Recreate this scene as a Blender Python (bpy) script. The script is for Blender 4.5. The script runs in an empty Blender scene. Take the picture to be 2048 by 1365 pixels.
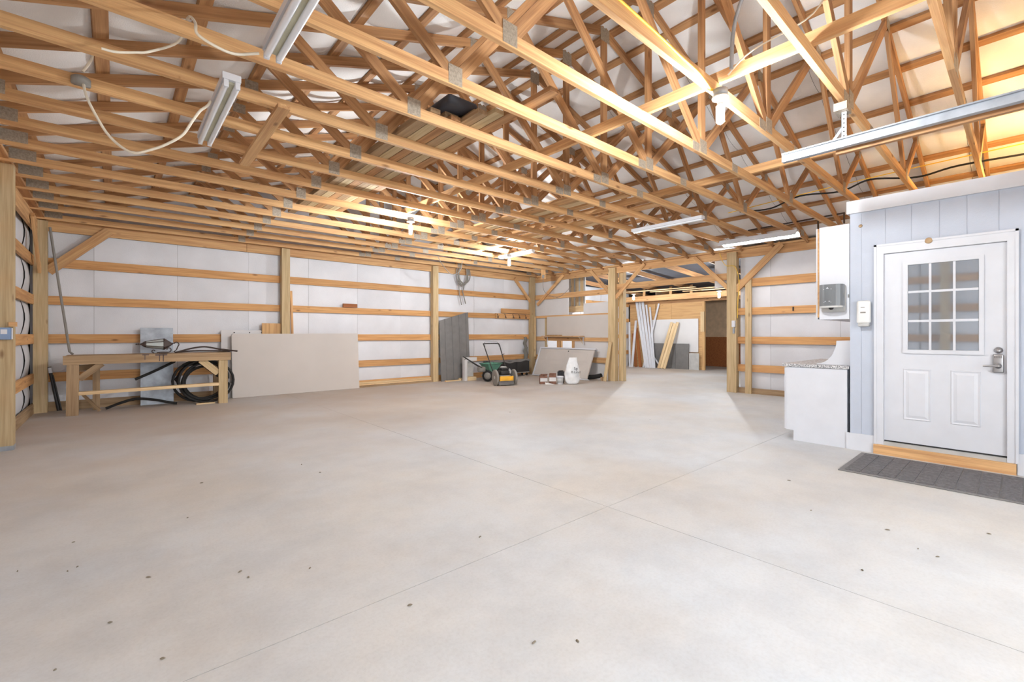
import bpy, bmesh, math, random
from mathutils import Vector, Matrix
random.seed(7)
sc_ = bpy.context.scene
PI = math.pi

# ---------------------------------------------------------------- camera, world, exposure
cam_d = bpy.data.cameras.new('camera'); cam = bpy.data.objects.new('camera', cam_d)
sc_.collection.objects.link(cam); sc_.camera = cam
cam.location = (0, 0, 1.25); cam.rotation_euler = (math.radians(90), 0, math.radians(48.682 - 90))
cam_d.sensor_width = 36; cam_d.lens = 901.96 / 2048 * 36; cam_d.shift_y = -12.9 / 2048
cam_d.clip_start = .05; cam_d.clip_end = 200
w = bpy.data.worlds.new('world'); sc_.world = w; w.use_nodes = True
wn = w.node_tree.nodes; wl = w.node_tree.links
bg = wn['Background']; bg.inputs[0].default_value = (.90, .95, 1.0, 1); bg.inputs[1].default_value = 3.3
sc_.view_settings.view_transform = 'Standard'; sc_.view_settings.look = 'None'
sc_.view_settings.gamma = 1; sc_.view_settings.use_curve_mapping = False
sc_.view_settings.exposure = 0.82
BULB = 1450.0; TUBE = 40.0

# ---------------------------------------------------------------- materials
def lin(c):
    c /= 255.0
    return c / 12.92 if c <= .04045 else ((c + .055) / 1.055) ** 2.4
def col(r, g, b): return (lin(r), lin(g), lin(b), 1)
def newmat(name):
    m = bpy.data.materials.new(name); m.use_nodes = True
    nt = m.node_tree; return m, nt.nodes, nt.links, nt.nodes['Principled BSDF']
def ramp(n, stops):
    r = n.new('ShaderNodeValToRGB'); e = r.color_ramp.elements
    while len(e) < len(stops): e.new(.5)
    for el, (p, c) in zip(e, stops): el.position = p; el.color = c
    return r
def coords(n, l, scale, rnd=True, kind='Object'):
    tc = n.new('ShaderNodeTexCoord'); mp = n.new('ShaderNodeMapping'); mp.inputs['Scale'].default_value = scale
    if rnd:
        oi = n.new('ShaderNodeObjectInfo'); ad = n.new('ShaderNodeVectorMath'); ad.operation = 'ADD'
        ml = n.new('ShaderNodeMath'); ml.operation = 'MULTIPLY'; ml.inputs[1].default_value = 37.0
        l.new(oi.outputs['Random'], ml.inputs[0]); l.new(tc.outputs[kind], ad.inputs[0]); l.new(ml.outputs[0], ad.inputs[1])
        l.new(ad.outputs[0], mp.inputs[0])
    else: l.new(tc.outputs[kind], mp.inputs[0])
    return mp
def mixc(n, l, a, b, fac=None, blend='MIX', f=.5):
    m = n.new('ShaderNodeMix'); m.data_type = 'RGBA'; m.blend_type = blend
    if fac is not None: l.new(fac, m.inputs[0])
    else: m.inputs[0].default_value = f
    for s, v in ((6, a), (7, b)):
        if isinstance(v, tuple): m.inputs[s].default_value = v
        else: l.new(v, m.inputs[s])
    return m.outputs[2]
def plain(name, rgb, rough=.6, metal=0, var=.06, scale=6, bump=0, bscale=60, **kw):
    m, n, l, p = newmat(name)
    c = col(*rgb); mp = coords(n, l, (1, 1, 1))
    nz = n.new('ShaderNodeTexNoise'); nz.inputs['Scale'].default_value = scale; nz.inputs['Detail'].default_value = 5
    l.new(mp.outputs[0], nz.inputs['Vector'])
    lo = tuple(x * (1 - var * 2) for x in c[:3]) + (1,); hi = tuple(min(1, x * (1 + var * 2)) for x in c[:3]) + (1,)
    r = ramp(n, [(.3, lo), (.7, hi)]); l.new(nz.outputs['Fac'], r.inputs[0]); l.new(r.outputs[0], p.inputs['Base Color'])
    p.inputs['Roughness'].default_value = rough; p.inputs['Metallic'].default_value = metal
    if bump:
        n2 = n.new('ShaderNodeTexNoise'); n2.inputs['Scale'].default_value = bscale; l.new(mp.outputs[0], n2.inputs['Vector'])
        b = n.new('ShaderNodeBump'); b.inputs['Strength'].default_value = bump; b.inputs['Distance'].default_value = .01
        l.new(n2.outputs['Fac'], b.inputs['Height']); l.new(b.outputs[0], p.inputs['Normal'])
    for k, v in kw.items(): p.inputs[k].default_value = v
    return m
def wood(name, light, dark, knot=(110, 70, 38), rough=.72, knots=.70):
    m, n, l, p = newmat(name)
    mp = coords(n, l, (.7, 15, 15)); nz = n.new('ShaderNodeTexNoise'); nz.inputs['Scale'].default_value = 1.6
    nz.inputs['Detail'].default_value = 6; nz.inputs['Distortion'].default_value = .6
    l.new(mp.outputs[0], nz.inputs['Vector'])
    r = ramp(n, [(.28, col(*dark)), (.62, col(*light))]); l.new(nz.outputs['Fac'], r.inputs[0])
    mp2 = coords(n, l, (2, 110, 110)); n2 = n.new('ShaderNodeTexNoise'); n2.inputs['Scale'].default_value = 1.5; n2.inputs['Detail'].default_value = 3
    l.new(mp2.outputs[0], n2.inputs['Vector'])
    r2 = ramp(n, [(.35, (.80, .78, .74, 1)), (.6, (1, 1, 1, 1))]); l.new(n2.outputs['Fac'], r2.inputs[0])
    c1 = mixc(n, l, r.outputs[0], r2.outputs[0], blend='MULTIPLY', f=.7)
    mp3 = coords(n, l, (3.2, 9, 9)); vo = n.new('ShaderNodeTexVoronoi'); vo.inputs['Scale'].default_value = 1.0
    l.new(mp3.outputs[0], vo.inputs['Vector'])
    kr = ramp(n, [(.07, (1, 1, 1, 1)), (.2, (0, 0, 0, 1))]); l.new(vo.outputs['Distance'], kr.inputs[0])
    sp = n.new('ShaderNodeSeparateColor'); l.new(vo.outputs['Color'], sp.inputs[0])
    gt = n.new('ShaderNodeMath'); gt.operation = 'GREATER_THAN'; gt.inputs[1].default_value = knots; l.new(sp.outputs[0], gt.inputs[0])
    ml = n.new('ShaderNodeMath'); ml.operation = 'MULTIPLY'; l.new(kr.outputs[0], ml.inputs[0]); l.new(gt.outputs[0], ml.inputs[1])
    m8 = n.new('ShaderNodeMath'); m8.operation = 'MULTIPLY'; m8.inputs[1].default_value = .75; l.new(ml.outputs[0], m8.inputs[0])
    c2 = mixc(n, l, c1, col(*knot), m8.outputs[0])
    oi = n.new('ShaderNodeObjectInfo'); hs = n.new('ShaderNodeHueSaturation')
    mr = n.new('ShaderNodeMapRange'); mr.inputs[3].default_value = .86; mr.inputs[4].default_value = 1.12
    l.new(oi.outputs['Random'], mr.inputs[0]); l.new(mr.outputs[0], hs.inputs['Value']); l.new(c2, hs.inputs['Color'])
    l.new(hs.outputs[0], p.inputs['Base Color']); p.inputs['Roughness'].default_value = rough
    b = n.new('ShaderNodeBump'); b.inputs['Strength'].default_value = .15; b.inputs['Distance'].default_value = .004
    l.new(n2.outputs['Fac'], b.inputs['Height']); l.new(b.outputs[0], p.inputs['Normal'])
    return m
def emis(name, rgb, s):
    m, n, l, p = newmat(name)
    p.inputs['Base Color'].default_value = (1, 1, 1, 1); p.inputs['Emission Color'].default_value = rgb + (1,)
    p.inputs['Emission Strength'].default_value = s
    return m
M = {}
M['fir'] = wood('fir_framing', (220, 176, 124), (188, 138, 92))
M['fir_old'] = wood('fir_truss', (192, 146, 100), (150, 104, 68))
M['girt'] = wood('girt_wood', (218, 168, 112), (186, 132, 80), knots=.6)
M['treated'] = wood('treated_post', (208, 184, 144), (180, 154, 112), (120, 86, 48), knots=.82)
M['grey_wood'] = wood('weathered_wood', (178, 150, 116), (142, 114, 84), (96, 68, 46))
M['pale_wood'] = wood('pale_pine', (232, 206, 164), (210, 176, 130), (150, 110, 70))
M['ply'] = wood('plywood', (214, 172, 120), (190, 146, 98), (160, 116, 72), knots=.9)
M['redply'] = wood('red_plywood', (176, 108, 58), (140, 80, 40), (110, 60, 32), knots=.9)
M['tan'] = plain('tan_board', (206, 178, 146), .8)
M['insul'] = plain('white_insulation', (221, 222, 227), .6, var=.05, scale=1.1, bump=.25, bscale=90)
M['insul_roof'] = plain('roof_insulation', (238, 237, 236), .45, var=.05, scale=1.6, bump=.35, bscale=110)
M['seam'] = plain('dark_backing', (70, 66, 64), .9)
M['lean_roof'] = plain('lean_roof_steel', (58, 60, 68), .7)
M['joint'] = plain('joint_dirt', (150, 140, 128), .95)
M['steel'] = plain('galvanized', (158, 164, 172), .45, .35, .10, 9)
M['plate'] = plain('gusset_steel', (162, 150, 134), .5, .3, .12, 60, bump=.5, bscale=160)
M['white'] = plain('white_paint', (212, 214, 220), .42, var=.015)
M['white_mat'] = plain('white_board', (214, 212, 212), .7, var=.02, scale=2)
M['drywall'] = plain('drywall_face', (200, 193, 187), .85, var=.02, scale=1.5)
M['siding'] = plain('grey_blue_siding', (186, 193, 206), .6, var=.015, bump=.1, bscale=120)
M['dark'] = plain('charcoal_steel', (122, 120, 119), .55, .1, .05)
M['black'] = plain('black_plastic', (38, 37, 38), .5, 0, .1)
M['rubber'] = plain('black_rubber', (30, 29, 29), .75)
M['iron'] = plain('bronze_iron', (74, 62, 58), .5, .3)
M['glass_l'] = plain('lantern_glass', (196, 204, 202), .15)
M['green'] = plain('green_plastic', (92, 146, 126), .5)
M['yellow'] = plain('yellow_paint', (236, 174, 44), .45)
M['greyp'] = plain('grey_plastic', (140, 136, 130), .6)
M['lightgrey'] = plain('light_grey_plastic', (186, 186, 184), .5)
M['smoke'] = plain('smoke_plastic', (112, 116, 119), .25, 0, .02)
M['cream'] = plain('cream_plastic', (226, 226, 224), .35, var=.01)
M['brown'] = plain('brown_carton', (128, 92, 76), .8, 0, .25, 14)
M['nickel'] = plain('satin_nickel', (178, 178, 180), .3, .85, .03)
M['mat'] = plain('grey_doormat', (112, 110, 112), .95, 0, .14, 40, bump=1.0, bscale=120)
M['blue'] = plain('blue_box', (122, 146, 182), .5)
M['cord'] = plain('power_cable', (236, 228, 210), .5)
M['ycable'] = plain('yellow_cable', (238, 196, 70), .5)
M['bag'] = plain('white_sack', (226, 228, 230), .55, 0, .04, 8, bump=.4, bscale=30)
M['ink'] = plain('dark_ink', (44, 45, 50), .7)
M['stain'] = plain('dark_drip', (104, 88, 84), .7)
M['leaf'] = plain('dry_debris', (122, 112, 96), .9)
M['glove'] = plain('grey_cloth', (120, 118, 112), .9, bump=.5)
M['wood_mud'] = plain('mud_nest', (190, 160, 124), .9)
M['ground'] = plain('outside_gravel', (190, 186, 178), .9)
M['bulb'] = emis('lit_bulb', (.93, .97, 1.0), BULB)
M['bulb_warm'] = emis('lit_warm_bulb', (1, .66, .28), 900)
M['tube_on'] = emis('lit_tube', (1, .98, .96), TUBE)
M['tube_off'] = plain('unlit_tube', (232, 234, 238), .25, var=.01)
M['tube_back'] = plain('yellowed_reflector', (196, 192, 168), .5)
# glass that mirrors the barn
m, n, l, p = newmat('door_glass'); M['pane'] = m
p.inputs['Base Color'].default_value = col(96, 104, 112); p.inputs['Metallic'].default_value = .62
p.inputs['Roughness'].default_value = .03; p.inputs['Base Color'].default_value = (.34, .37, .41, 1)
# granite
m, n, l, p = newmat('granite'); M['granite'] = m
mp = coords(n, l, (1, 1, 1), False); vo = n.new('ShaderNodeTexNoise'); vo.inputs['Scale'].default_value = 90; vo.inputs['Detail'].default_value = 4
l.new(mp.outputs[0], vo.inputs['Vector']); r = ramp(n, [(.40, col(96, 96, 100)), (.5, col(178, 178, 180)), (.62, col(226, 226, 226))])
l.new(vo.outputs['Fac'], r.inputs[0]); l.new(r.outputs[0], p.inputs['Base Color']); p.inputs['Roughness'].default_value = .25
# concrete
m, n, l, p = newmat('concrete'); M['concrete'] = m
def nz(scale, detail, vec, rough=.6):
    t = n.new('ShaderNodeTexNoise'); t.inputs['Scale'].default_value = scale; t.inputs['Detail'].default_value = detail
    t.inputs['Roughness'].default_value = rough; l.new(vec, t.inputs['Vector']); return t
mp = coords(n, l, (1, 1, 1), False)
a = nz(.33, 6, mp.outputs[0]); ra = ramp(n, [(.40, col(203, 207, 211)), (.60, col(204, 200, 194))]); l.new(a.outputs['Fac'], ra.inputs[0])
b_ = nz(1.7, 8, mp.outputs[0], .7); rb = ramp(n, [(.30, (.72, .72, .73, 1)), (.58, (1.0, 1.0, 1.0, 1))]); l.new(b_.outputs['Fac'], rb.inputs[0])
c1 = mixc(n, l, ra.outputs[0], rb.outputs[0], blend='MULTIPLY', f=.6)
d_ = nz(60, 4, mp.outputs[0]); rd = ramp(n, [(.32, (.90, .89, .88, 1)), (.55, (1, 1, 1, 1))]); l.new(d_.outputs['Fac'], rd.inputs[0])
c2 = mixc(n, l, c1, rd.outputs[0], blend='MULTIPLY', f=.55)
# beige tint growing towards the back wall, broken up by noise
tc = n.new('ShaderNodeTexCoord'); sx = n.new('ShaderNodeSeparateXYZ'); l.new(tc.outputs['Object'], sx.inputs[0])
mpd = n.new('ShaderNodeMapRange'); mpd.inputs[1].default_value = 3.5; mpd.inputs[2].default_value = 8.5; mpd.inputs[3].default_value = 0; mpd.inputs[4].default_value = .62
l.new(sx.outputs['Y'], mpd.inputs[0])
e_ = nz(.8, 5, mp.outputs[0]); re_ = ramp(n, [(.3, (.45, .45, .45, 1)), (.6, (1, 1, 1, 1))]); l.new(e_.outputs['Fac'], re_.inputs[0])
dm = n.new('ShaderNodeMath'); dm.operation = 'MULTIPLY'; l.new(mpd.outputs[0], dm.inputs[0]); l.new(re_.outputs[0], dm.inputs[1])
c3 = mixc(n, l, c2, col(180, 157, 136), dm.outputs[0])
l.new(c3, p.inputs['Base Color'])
rr = ramp(n, [(.3, (.52, .52, .52, 1)), (.7, (.75, .75, .75, 1))]); l.new(b_.outputs['Fac'], rr.inputs[0]); l.new(rr.outputs[0], p.inputs['Roughness'])
bp = n.new('ShaderNodeBump'); bp.inputs['Strength'].default_value = .12; bp.inputs['Distance'].default_value = .004
l.new(d_.outputs['Fac'], bp.inputs['Height']); l.new(bp.outputs[0], p.inputs['Normal'])

# ---------------------------------------------------------------- helpers
C = sc_.collection
ORG = {}
def origin(o): return ORG.get(o, Vector((0, 0, 0)))
def thing(name, label, cat, loc=(0, 0, 0), group=None):
    o = bpy.data.objects.new(name, None); C.objects.link(o); o.empty_display_size = .1
    o.location = loc; ORG[o] = Vector(loc); o['label'] = label; o['category'] = cat
    if group: o['group'] = group
    return o
def struct(name, label=None, loc=(0, 0, 0)):
    o = bpy.data.objects.new(name, None); C.objects.link(o); o.location = loc; ORG[o] = Vector(loc); o['kind'] = 'structure'
    if label: o['label'] = label
    return o
def tag(o, label, cat, group=None):
    o['label'] = label; o['category'] = cat
    if group: o['group'] = group
    return o
BOX = {}
def boxmesh(L, W, T, mat):
    k = (round(L, 3), round(W, 3), round(T, 3), mat)
    if k not in BOX:
        me = bpy.data.meshes.new('board')
        x, y, z = L / 2, T / 2, W / 2
        v = [(sx * x, sy * y, sz * z) for sx in (-1, 1) for sy in (-1, 1) for sz in (-1, 1)]
        f = [(0, 1, 3, 2), (4, 6, 7, 5), (0, 4, 5, 1), (2, 3, 7, 6), (0, 2, 6, 4), (1, 5, 7, 3)]
        me.from_pydata(v, [], f); me.materials.append(M[mat]); me.update(); BOX[k] = me
    return BOX[k]
def board(name, p0, p1, W, T, mat, parent=None, wdir=(0, 0, 1)):
    """box along p0->p1, width W along wdir, thickness T across"""
    p0, p1 = Vector(p0), Vector(p1); ax = (p1 - p0); L = ax.length; ax.normalize()
    z = Vector(wdir); z = (z - ax * z.dot(ax)).normalized(); y = z.cross(ax)
    o = bpy.data.objects.new(name, boxmesh(L, W, T, mat)); C.objects.link(o)
    mid = (p0 + p1) / 2 - (origin(parent) if parent else Vector((0, 0, 0)))
    o.matrix_basis = Matrix(((ax.x, y.x, z.x, mid.x), (ax.y, y.y, z.y, mid.y), (ax.z, y.z, z.z, mid.z), (0, 0, 0, 1)))
    if parent: o.parent = parent
    ORG[o] = (p0 + p1) / 2
    return o
def slab(name, x0, x1, y0, y1, z0, z1, mat, parent=None, along=None):
    """axis-aligned board, its grain along its longest side"""
    d = [x1 - x0, y1 - y0, z1 - z0]; c = Vector(((x0 + x1) / 2, (y0 + y1) / 2, (z0 + z1) / 2))
    k = d.index(max(d)) if along is None else along
    e = [Vector((1, 0, 0)), Vector((0, 1, 0)), Vector((0, 0, 1))]
    wk = 2 if k != 2 else (0 if d[0] >= d[1] else 1); tk = 3 - k - wk
    return board(name, c - e[k] * d[k] / 2, c + e[k] * d[k] / 2, d[wk], d[tk], mat, parent, e[wk])
class MB:
    def __init__(s, xf=None): s.v = []; s.f = []; s.s = []; s.xf = xf or Matrix()
    def add(s, vs, fs, smooth=False, m=None):
        b = len(s.v); X = s.xf @ m if m else s.xf
        s.v += [X @ Vector(v) for v in vs]; s.f += [tuple(b + i for i in f) for f in fs]; s.s += [smooth] * len(fs)
        return s
    def box(s, x0, x1, y0, y1, z0, z1, m=None):
        v = [(x, y, z) for x in (x0, x1) for y in (y0, y1) for z in (z0, z1)]
        return s.add(v, [(0, 1, 3, 2), (4, 6, 7, 5), (0, 4, 5, 1), (2, 3, 7, 6), (0, 2, 6, 4), (1, 5, 7, 3)], False, m)
    def rbox(s, x0, x1, y0, y1, z0, z1, r=.01, seg=2, m=None):
        bm = bmesh.new(); bmesh.ops.create_cube(bm, size=1)
        for v in bm.verts: v.co = Vector(((x0 + x1) / 2 + v.co.x * (x1 - x0), (y0 + y1) / 2 + v.co.y * (y1 - y0), (z0 + z1) / 2 + v.co.z * (z1 - z0)))
        bmesh.ops.bevel(bm, geom=bm.edges[:], offset=r, segments=seg, profile=.5, affect='EDGES')
        bm.verts.index_update(); s.add([v.co[:] for v in bm.verts], [[v.index for v in f.verts] for f in bm.faces], seg > 1, m); bm.free(); return s
    def tube(s, pts, r, n=8, closed=False, m=None, caps=True):
        P = [Vector(p) for p in pts]; N = len(P); R = r if isinstance(r, (list, tuple)) else [r] * N
        vs = []; fs = []; up = None
        for i in range(N):
            a = P[(i - 1) % N] if (closed or i > 0) else P[i]; b = P[(i + 1) % N] if (closed or i < N - 1) else P[i]
            t = (b - a).normalized()
            if up is None:
                up = Vector((0, 0, 1)) if abs(t.z) < .9 else Vector((1, 0, 0))
            up = (up - t * up.dot(t)).normalized(); sd = t.cross(up)
            for k in range(n):
                an = 2 * PI * k / n; vs.append(P[i] + (up * math.cos(an) + sd * math.sin(an)) * R[i])
        for i in range(N if closed else N - 1):
            j = (i + 1) % N
            for k in range(n): fs.append((i * n + k, i * n + (k + 1) % n, j * n + (k + 1) % n, j * n + k))
        s.add(vs, fs, True, m)
        if caps and not closed: s.add(vs[:n] + vs[-n:], [tuple(range(n)), tuple(range(n, 2 * n))], False, m)
        return s
    def lathe(s, prof, n=20, m=None, smooth=True):
        vs = []; fs = []
        for r, z in prof:
            for k in range(n): a = 2 * PI * k / n; vs.append((r * math.cos(a), r * math.sin(a), z))
        for i in range(len(prof) - 1):
            for k in range(n): fs.append((i * n + k, i * n + (k + 1) % n, (i + 1) * n + (k + 1) % n, (i + 1) * n + k))
        fs.append(tuple(range(n))); fs.append(tuple((len(prof) - 1) * n + k for k in range(n)))
        return s.add(vs, fs, smooth, m)
    def prism(s, poly, d0, d1, plane='yz', m=None, smooth=False):
        n = len(poly)
        def P(a, b, d): return {'yz': (d, a, b), 'xz': (a, d, b), 'xy': (a, b, d)}[plane]
        vs = [P(a, b, d0) for a, b in poly] + [P(a, b, d1) for a, b in poly]
        fs = [tuple(range(n)), tuple(range(2 * n - 1, n - 1, -1))]
        s.add(vs, fs, False, m); s.add(vs, [(i, (i + 1) % n, n + (i + 1) % n, n + i) for i in range(n)], smooth, m)
        return s
    def grid(s, fn, nu, nv, smooth=True, m=None):
        vs = [fn(i / nu, j / nv) for i in range(nu + 1) for j in range(nv + 1)]
        fs = [(i * (nv + 1) + j, (i + 1) * (nv + 1) + j, (i + 1) * (nv + 1) + j + 1, i * (nv + 1) + j + 1) for i in range(nu) for j in range(nv)]
        return s.add(vs, fs, smooth, m)
    def build(s, name, mat, parent=None, label=None):
        me = bpy.data.meshes.new(name); og = origin(parent) if parent else Vector((0, 0, 0))
        if parent is None:
            xs = [v.x for v in s.v]; ys = [v.y for v in s.v]; zs = [v.z for v in s.v]
            og = Vector(((min(xs) + max(xs)) / 2, (min(ys) + max(ys)) / 2, min(zs)))
        me.from_pydata([v - og for v in s.v], [], s.f)
        me.polygons.foreach_set('use_smooth', s.s); me.materials.append(M[mat])
        bm = bmesh.new(); bm.from_mesh(me); bmesh.ops.recalc_face_normals(bm, faces=bm.faces); bm.to_mesh(me); bm.free(); me.update()
        o = bpy.data.objects.new(name, me); C.objects.link(o)
        if parent: o.parent = parent
        else: o.location = og
        ORG[o] = og
        if label: o['label'] = label
        return o
def smoothpath(pts, k=6):
    P = [Vector(p) for p in pts]; out = []
    for i in range(len(P) - 1):
        a = P[max(i - 1, 0)]; b = P[i]; c = P[i + 1]; d = P[min(i + 2, len(P) - 1)]
        for j in range(k):
            t = j / k; out.append(.5 * ((2 * b) + (c - a) * t + (2 * a - 5 * b + 4 * c - d) * t * t + (3 * b - a - 3 * c + d) * t ** 3))
    out.append(P[-1]); return out
def copy_tree(root, delta):
    r = root.copy(); C.objects.link(r); r.location = root.location + Vector(delta); ORG[r] = origin(root) + Vector(delta)
    for ch in list(root.children):
        c = ch.copy(); C.objects.link(c); c.parent = r
        for g in list(ch.children):
            d = g.copy(); C.objects.link(d); d.parent = c
    return r
def text(s, size, m, mat, parent, name='lettering'):
    cu = bpy.data.curves.new('t', 'FONT'); cu.body = s; cu.size = size; cu.align_x = 'CENTER'; cu.extrude = .0006
    ob = bpy.data.objects.new('t', cu); me = bpy.data.meshes.new_from_object(ob); bpy.data.objects.remove(ob)
    me.transform(Matrix.Translation(-origin(parent)) @ m); me.materials.clear(); me.materials.append(M[mat])
    o = bpy.data.objects.new(name, me); C.objects.link(o); o.parent = parent; return o

# ================================================================ SETTING
XL, XR, YB, YF = -.97, 10.06, 10.47, -1.9      # post lines
Xc, S0, SP = 4.46, 2.164, .6096
# ---- floor: concrete slabs with sawn joints
fl = struct('floor', 'pale grey concrete slab floor with thin sawn joints')
fb = MB().box(-1.2, 18.2, YF - .2, 10.9, -.2, -.012).build('joint_bed', 'joint', fl)
J = .002
for x0, x1 in ((-1.1, 2.68), (2.68, 10.3), (10.3, 18.1)):
    for y0, y1 in ((YF - .1, 2.0), (2.0, 10.7)):
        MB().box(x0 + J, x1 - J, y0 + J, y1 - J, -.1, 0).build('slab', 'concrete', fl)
gr = MB().box(-25, 30, -40, YF - .2, -.25, -.08).build('outside_ground', 'ground'); gr['kind'] = 'structure'
gr['label'] = 'unseen gravel ground outside the front bay left open for sky light'

# ---- wall insulation helper
GZ = [0.0, .07, .55, 1.18, 1.81, 2.43, 3.05]
def bulge(z, A):
    for a, b in zip(GZ[:-1], GZ[1:]):
        if a <= z <= b: return A * math.sin(PI * (z - a) / (b - a)) ** 1
    return 0
def insul(parent, axis, pos, inward, u0, u1, A=.02, z1=3.12, mat='insul', ph=0):
    def fn(i, j):
        u = u0 + (u1 - u0) * i; z = z1 * j
        d = pos + inward * bulge(z, A * (1 + .3 * math.sin(u * 3 + ph)))
        return (u, d, z) if axis == 'y' else (d, u, z)
    return MB().grid(fn, 3, 36).build('insulation_panel', mat, parent)

# ---- back wall
wb = struct('wall_back', 'white insulated back wall with horizontal wooden girts and posts')
MB().box(-1.2, 18.1, 10.60, 10.66, 0, 5.4).build('siding', 'seam', wb)
sm = [-1.03, -.277, .875, 2.049, 3.223, 4.338, 5.46, 6.62, 7.785, 8.922, 10.06]
for i, (a, b) in enumerate(zip(sm[:-1], sm[1:])): insul(wb, 'y', 10.535, -1, a + .0015, b - .0015, .018, ph=i)
for x0, x1 in ((10.10, 11.3), (11.31, 12.5), (12.51, 13.7), (13.71, 15.5)): insul(wb, 'y', 10.535, -1, x0, x1, .012, z1=3.0)
PX = [-.9, 2.71, 6.39, 9.99]
for zt, hh in ((2.50, .15), (1.88, .14), (1.255, .15), (.629, .15)):
    for a, b in ((-1.0, 2.71), (2.712, 6.39), (6.392, 10.0)): slab('girt', a, b, YB, YB + .038, zt - hh, zt, 'girt', wb)
    slab('girt', 10.1, 15.45, YB, YB + .038, zt - hh, zt, 'girt', wb)
for k, (a, b) in enumerate(((-1.0, 2.71), (2.712, 6.39), (6.392, 10.0))):
    slab('skirt_board', a, b, YB, YB + .038, 0, .15, 'grey_wood' if k == 0 else 'girt', wb)
for x in PX: slab('post', x - .08, x + .08, 10.33, YB, 0, 3.075, 'treated', wb)
for a, b in ((-1.0, 2.0), (2.005, 6.39), (6.395, 10.06)):
    slab('header', a, b, YB - .04, YB, 2.93, 3.11, 'fir', wb)
slab('top_plate', -1.0, 10.06, YB - .09, YB + .04, 3.112, 3.15, 'fir_old', wb)
board('brace', (-.08, 10.41, 3.03), (-.82, 10.41, 2.27), .14, .038, 'fir', wb)
board('brace', (9.26, 10.41, 2.98), (9.93, 10.41, 2.30), .09, .038, 'fir', wb)
slab('nailer', 8.755, 9.92, 10.40, 10.47, 1.90, 2.04, 'girt', wb)
slab('nailer', 8.52, 9.92, 10.42, 10.468, 1.735, 1.885, 'girt', wb)
slab('nailer', 3.965, 4.296, 10.43, 10.47, 1.885, 1.97, 'redply', wb)
# gable sheet above the back wall
gp = [(-1.1, 3.15), (10.1, 3.15), (Xc, 5.05)]
MB().prism(gp, 10.56, 10.58, 'xz').build('gable_sheet', 'insul', wb)

# ---- left wall
wlft = struct('wall_left', 'white insulated left wall with girts and treated posts')
MB().box(-1.16, -1.10, YF - .1, 10.66, 0, 3.3).build('siding', 'seam', wlft)
ys = [YF, -.8, .35, 1.5, 2.7, 3.9, 5.05, 6.2, 7.35, 8.5, 9.615, 10.42]
for i, (a, b) in enumerate(zip(ys[:-1], ys[1:])): insul(wlft, 'x', -1.055, 1, a + .012, b - .012, .05, ph=i * 1.7)
for zt in (2.50, 1.88, 1.255, .629):
    for a, b in ((YF, 4.2), (4.21, 7.29), (7.295, 10.46)): slab('girt', -1.008, XL, a, b, zt - .15, zt, 'girt', wlft)
slab('skirt_board', -1.008, XL, YF, 10.46, 0, .15, 'grey_wood', wlft)
for y in (7.29, 4.2, 1.1): slab('post', XL, -.83, y - .07, y + .07, 0, 3.09, 'treated', wlft)
MB().box(XL - .002, -.828, 7.219, 7.362, 0, .05).build('post_sleeve', 'steel', wlft)
slab('header', -.97, -.93, YF, 10.42, 2.86, 3.09, 'fir', wlft)
slab('top_plate', -1.03, -.84, YF, 10.42, 3.092, 3.13, 'fir_old', wlft)
board('brace', (-.9, 9.45, 2.98), (-.9, 10.28, 2.25), .09, .038, 'fir', wlft)

# ---- right wall (opening to the lean-to)
wr = struct('wall_right', 'framed right wall with posts, girts and an open bay')
slab('post', XR - .06, XR + .09, 7.22, 7.44, 0, 3.04, 'treated', wr)
slab('post', XR + .14, XR + .28, 7.10, 7.24, 0, 3.0, 'treated', wr)
slab('post', XR - .06, XR + .08, 4.09, 4.29, 0, 3.03, 'treated', wr)
slab('post', XR - .06, XR + .08, 1.0, 1.15, 0, 3.03, 'treated', wr)
for a, b in ((7.30, 10.40), (4.2, 7.298), (YF, 4.198)): slab('header', XR + .02, XR + .06, a, b, 2.90, 3.065, 'fir', wr)
slab('top_plate', XR - .05, XR + .12, YF, 10.40, 3.067, 3.105, 'fir', wr)
slab('girt', XR + .02, XR + .058, 4.2, 7.3, 2.453, 2.598, 'fir', wr)
for zt, hh in ((2.50, .15), (1.84, .07), (1.19, .13), (.61, .15)):
    slab('girt', XR + .02, XR + .058, 7.4, 10.36, zt - hh, zt, 'fir', wr)
for zt, hh in ((2.435, .17), (1.82, .15), (1.206, .15), (.611, .15)):
    slab('girt', XR + .02, XR + .058, YF, 4.12, zt - hh, zt, 'girt', wr)
slab('skirt_board', XR + .02, XR + .058, YF, 4.1, 0, .117, 'grey_wood', wr)
slab('stud', XR - .03, XR + .018, 3.80, 3.92, 0, 2.42, 'treated', wr)
for a, b in ((9.152, 10.22), (7.95, 7.4)): pass
board('brace', (XR - .01, 9.10, 3.03), (XR - .01, 10.22, 2.19), .09, .038, 'fir', wr)
board('brace', (XR - .01, 8.08, 3.05), (XR - .01, 7.42, 2.37), .09, .038, 'fir', wr)
board('brace', (XR - .01, 6.36, 3.05), (XR - .01, 7.24, 2.23), .09, .038, 'fir', wr)
board('brace', (XR - .01, 5.05, 3.03), (XR - .01, 4.28, 2.26), .09, .038, 'fir', wr)
board('brace', (XR - .03, 3.22, 3.08), (XR - .03, 4.12, 2.20), .13, .038, 'fir', wr)
MB().box(XR + .09, XR + .11, 9.0, 10.42, 1.78, 2.98).build('sheathing_panel', 'white_mat', wr)
MB().box(XR + .09, XR + .11, 7.45, 8.42, 1.78, 2.15).build('sheathing_panel', 'white_mat', wr)
MB().box(XR + .0, XR + .018, 7.45, 9.80, 1.165, 1.80).build('sheathing_panel', 'drywall', wr)
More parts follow.
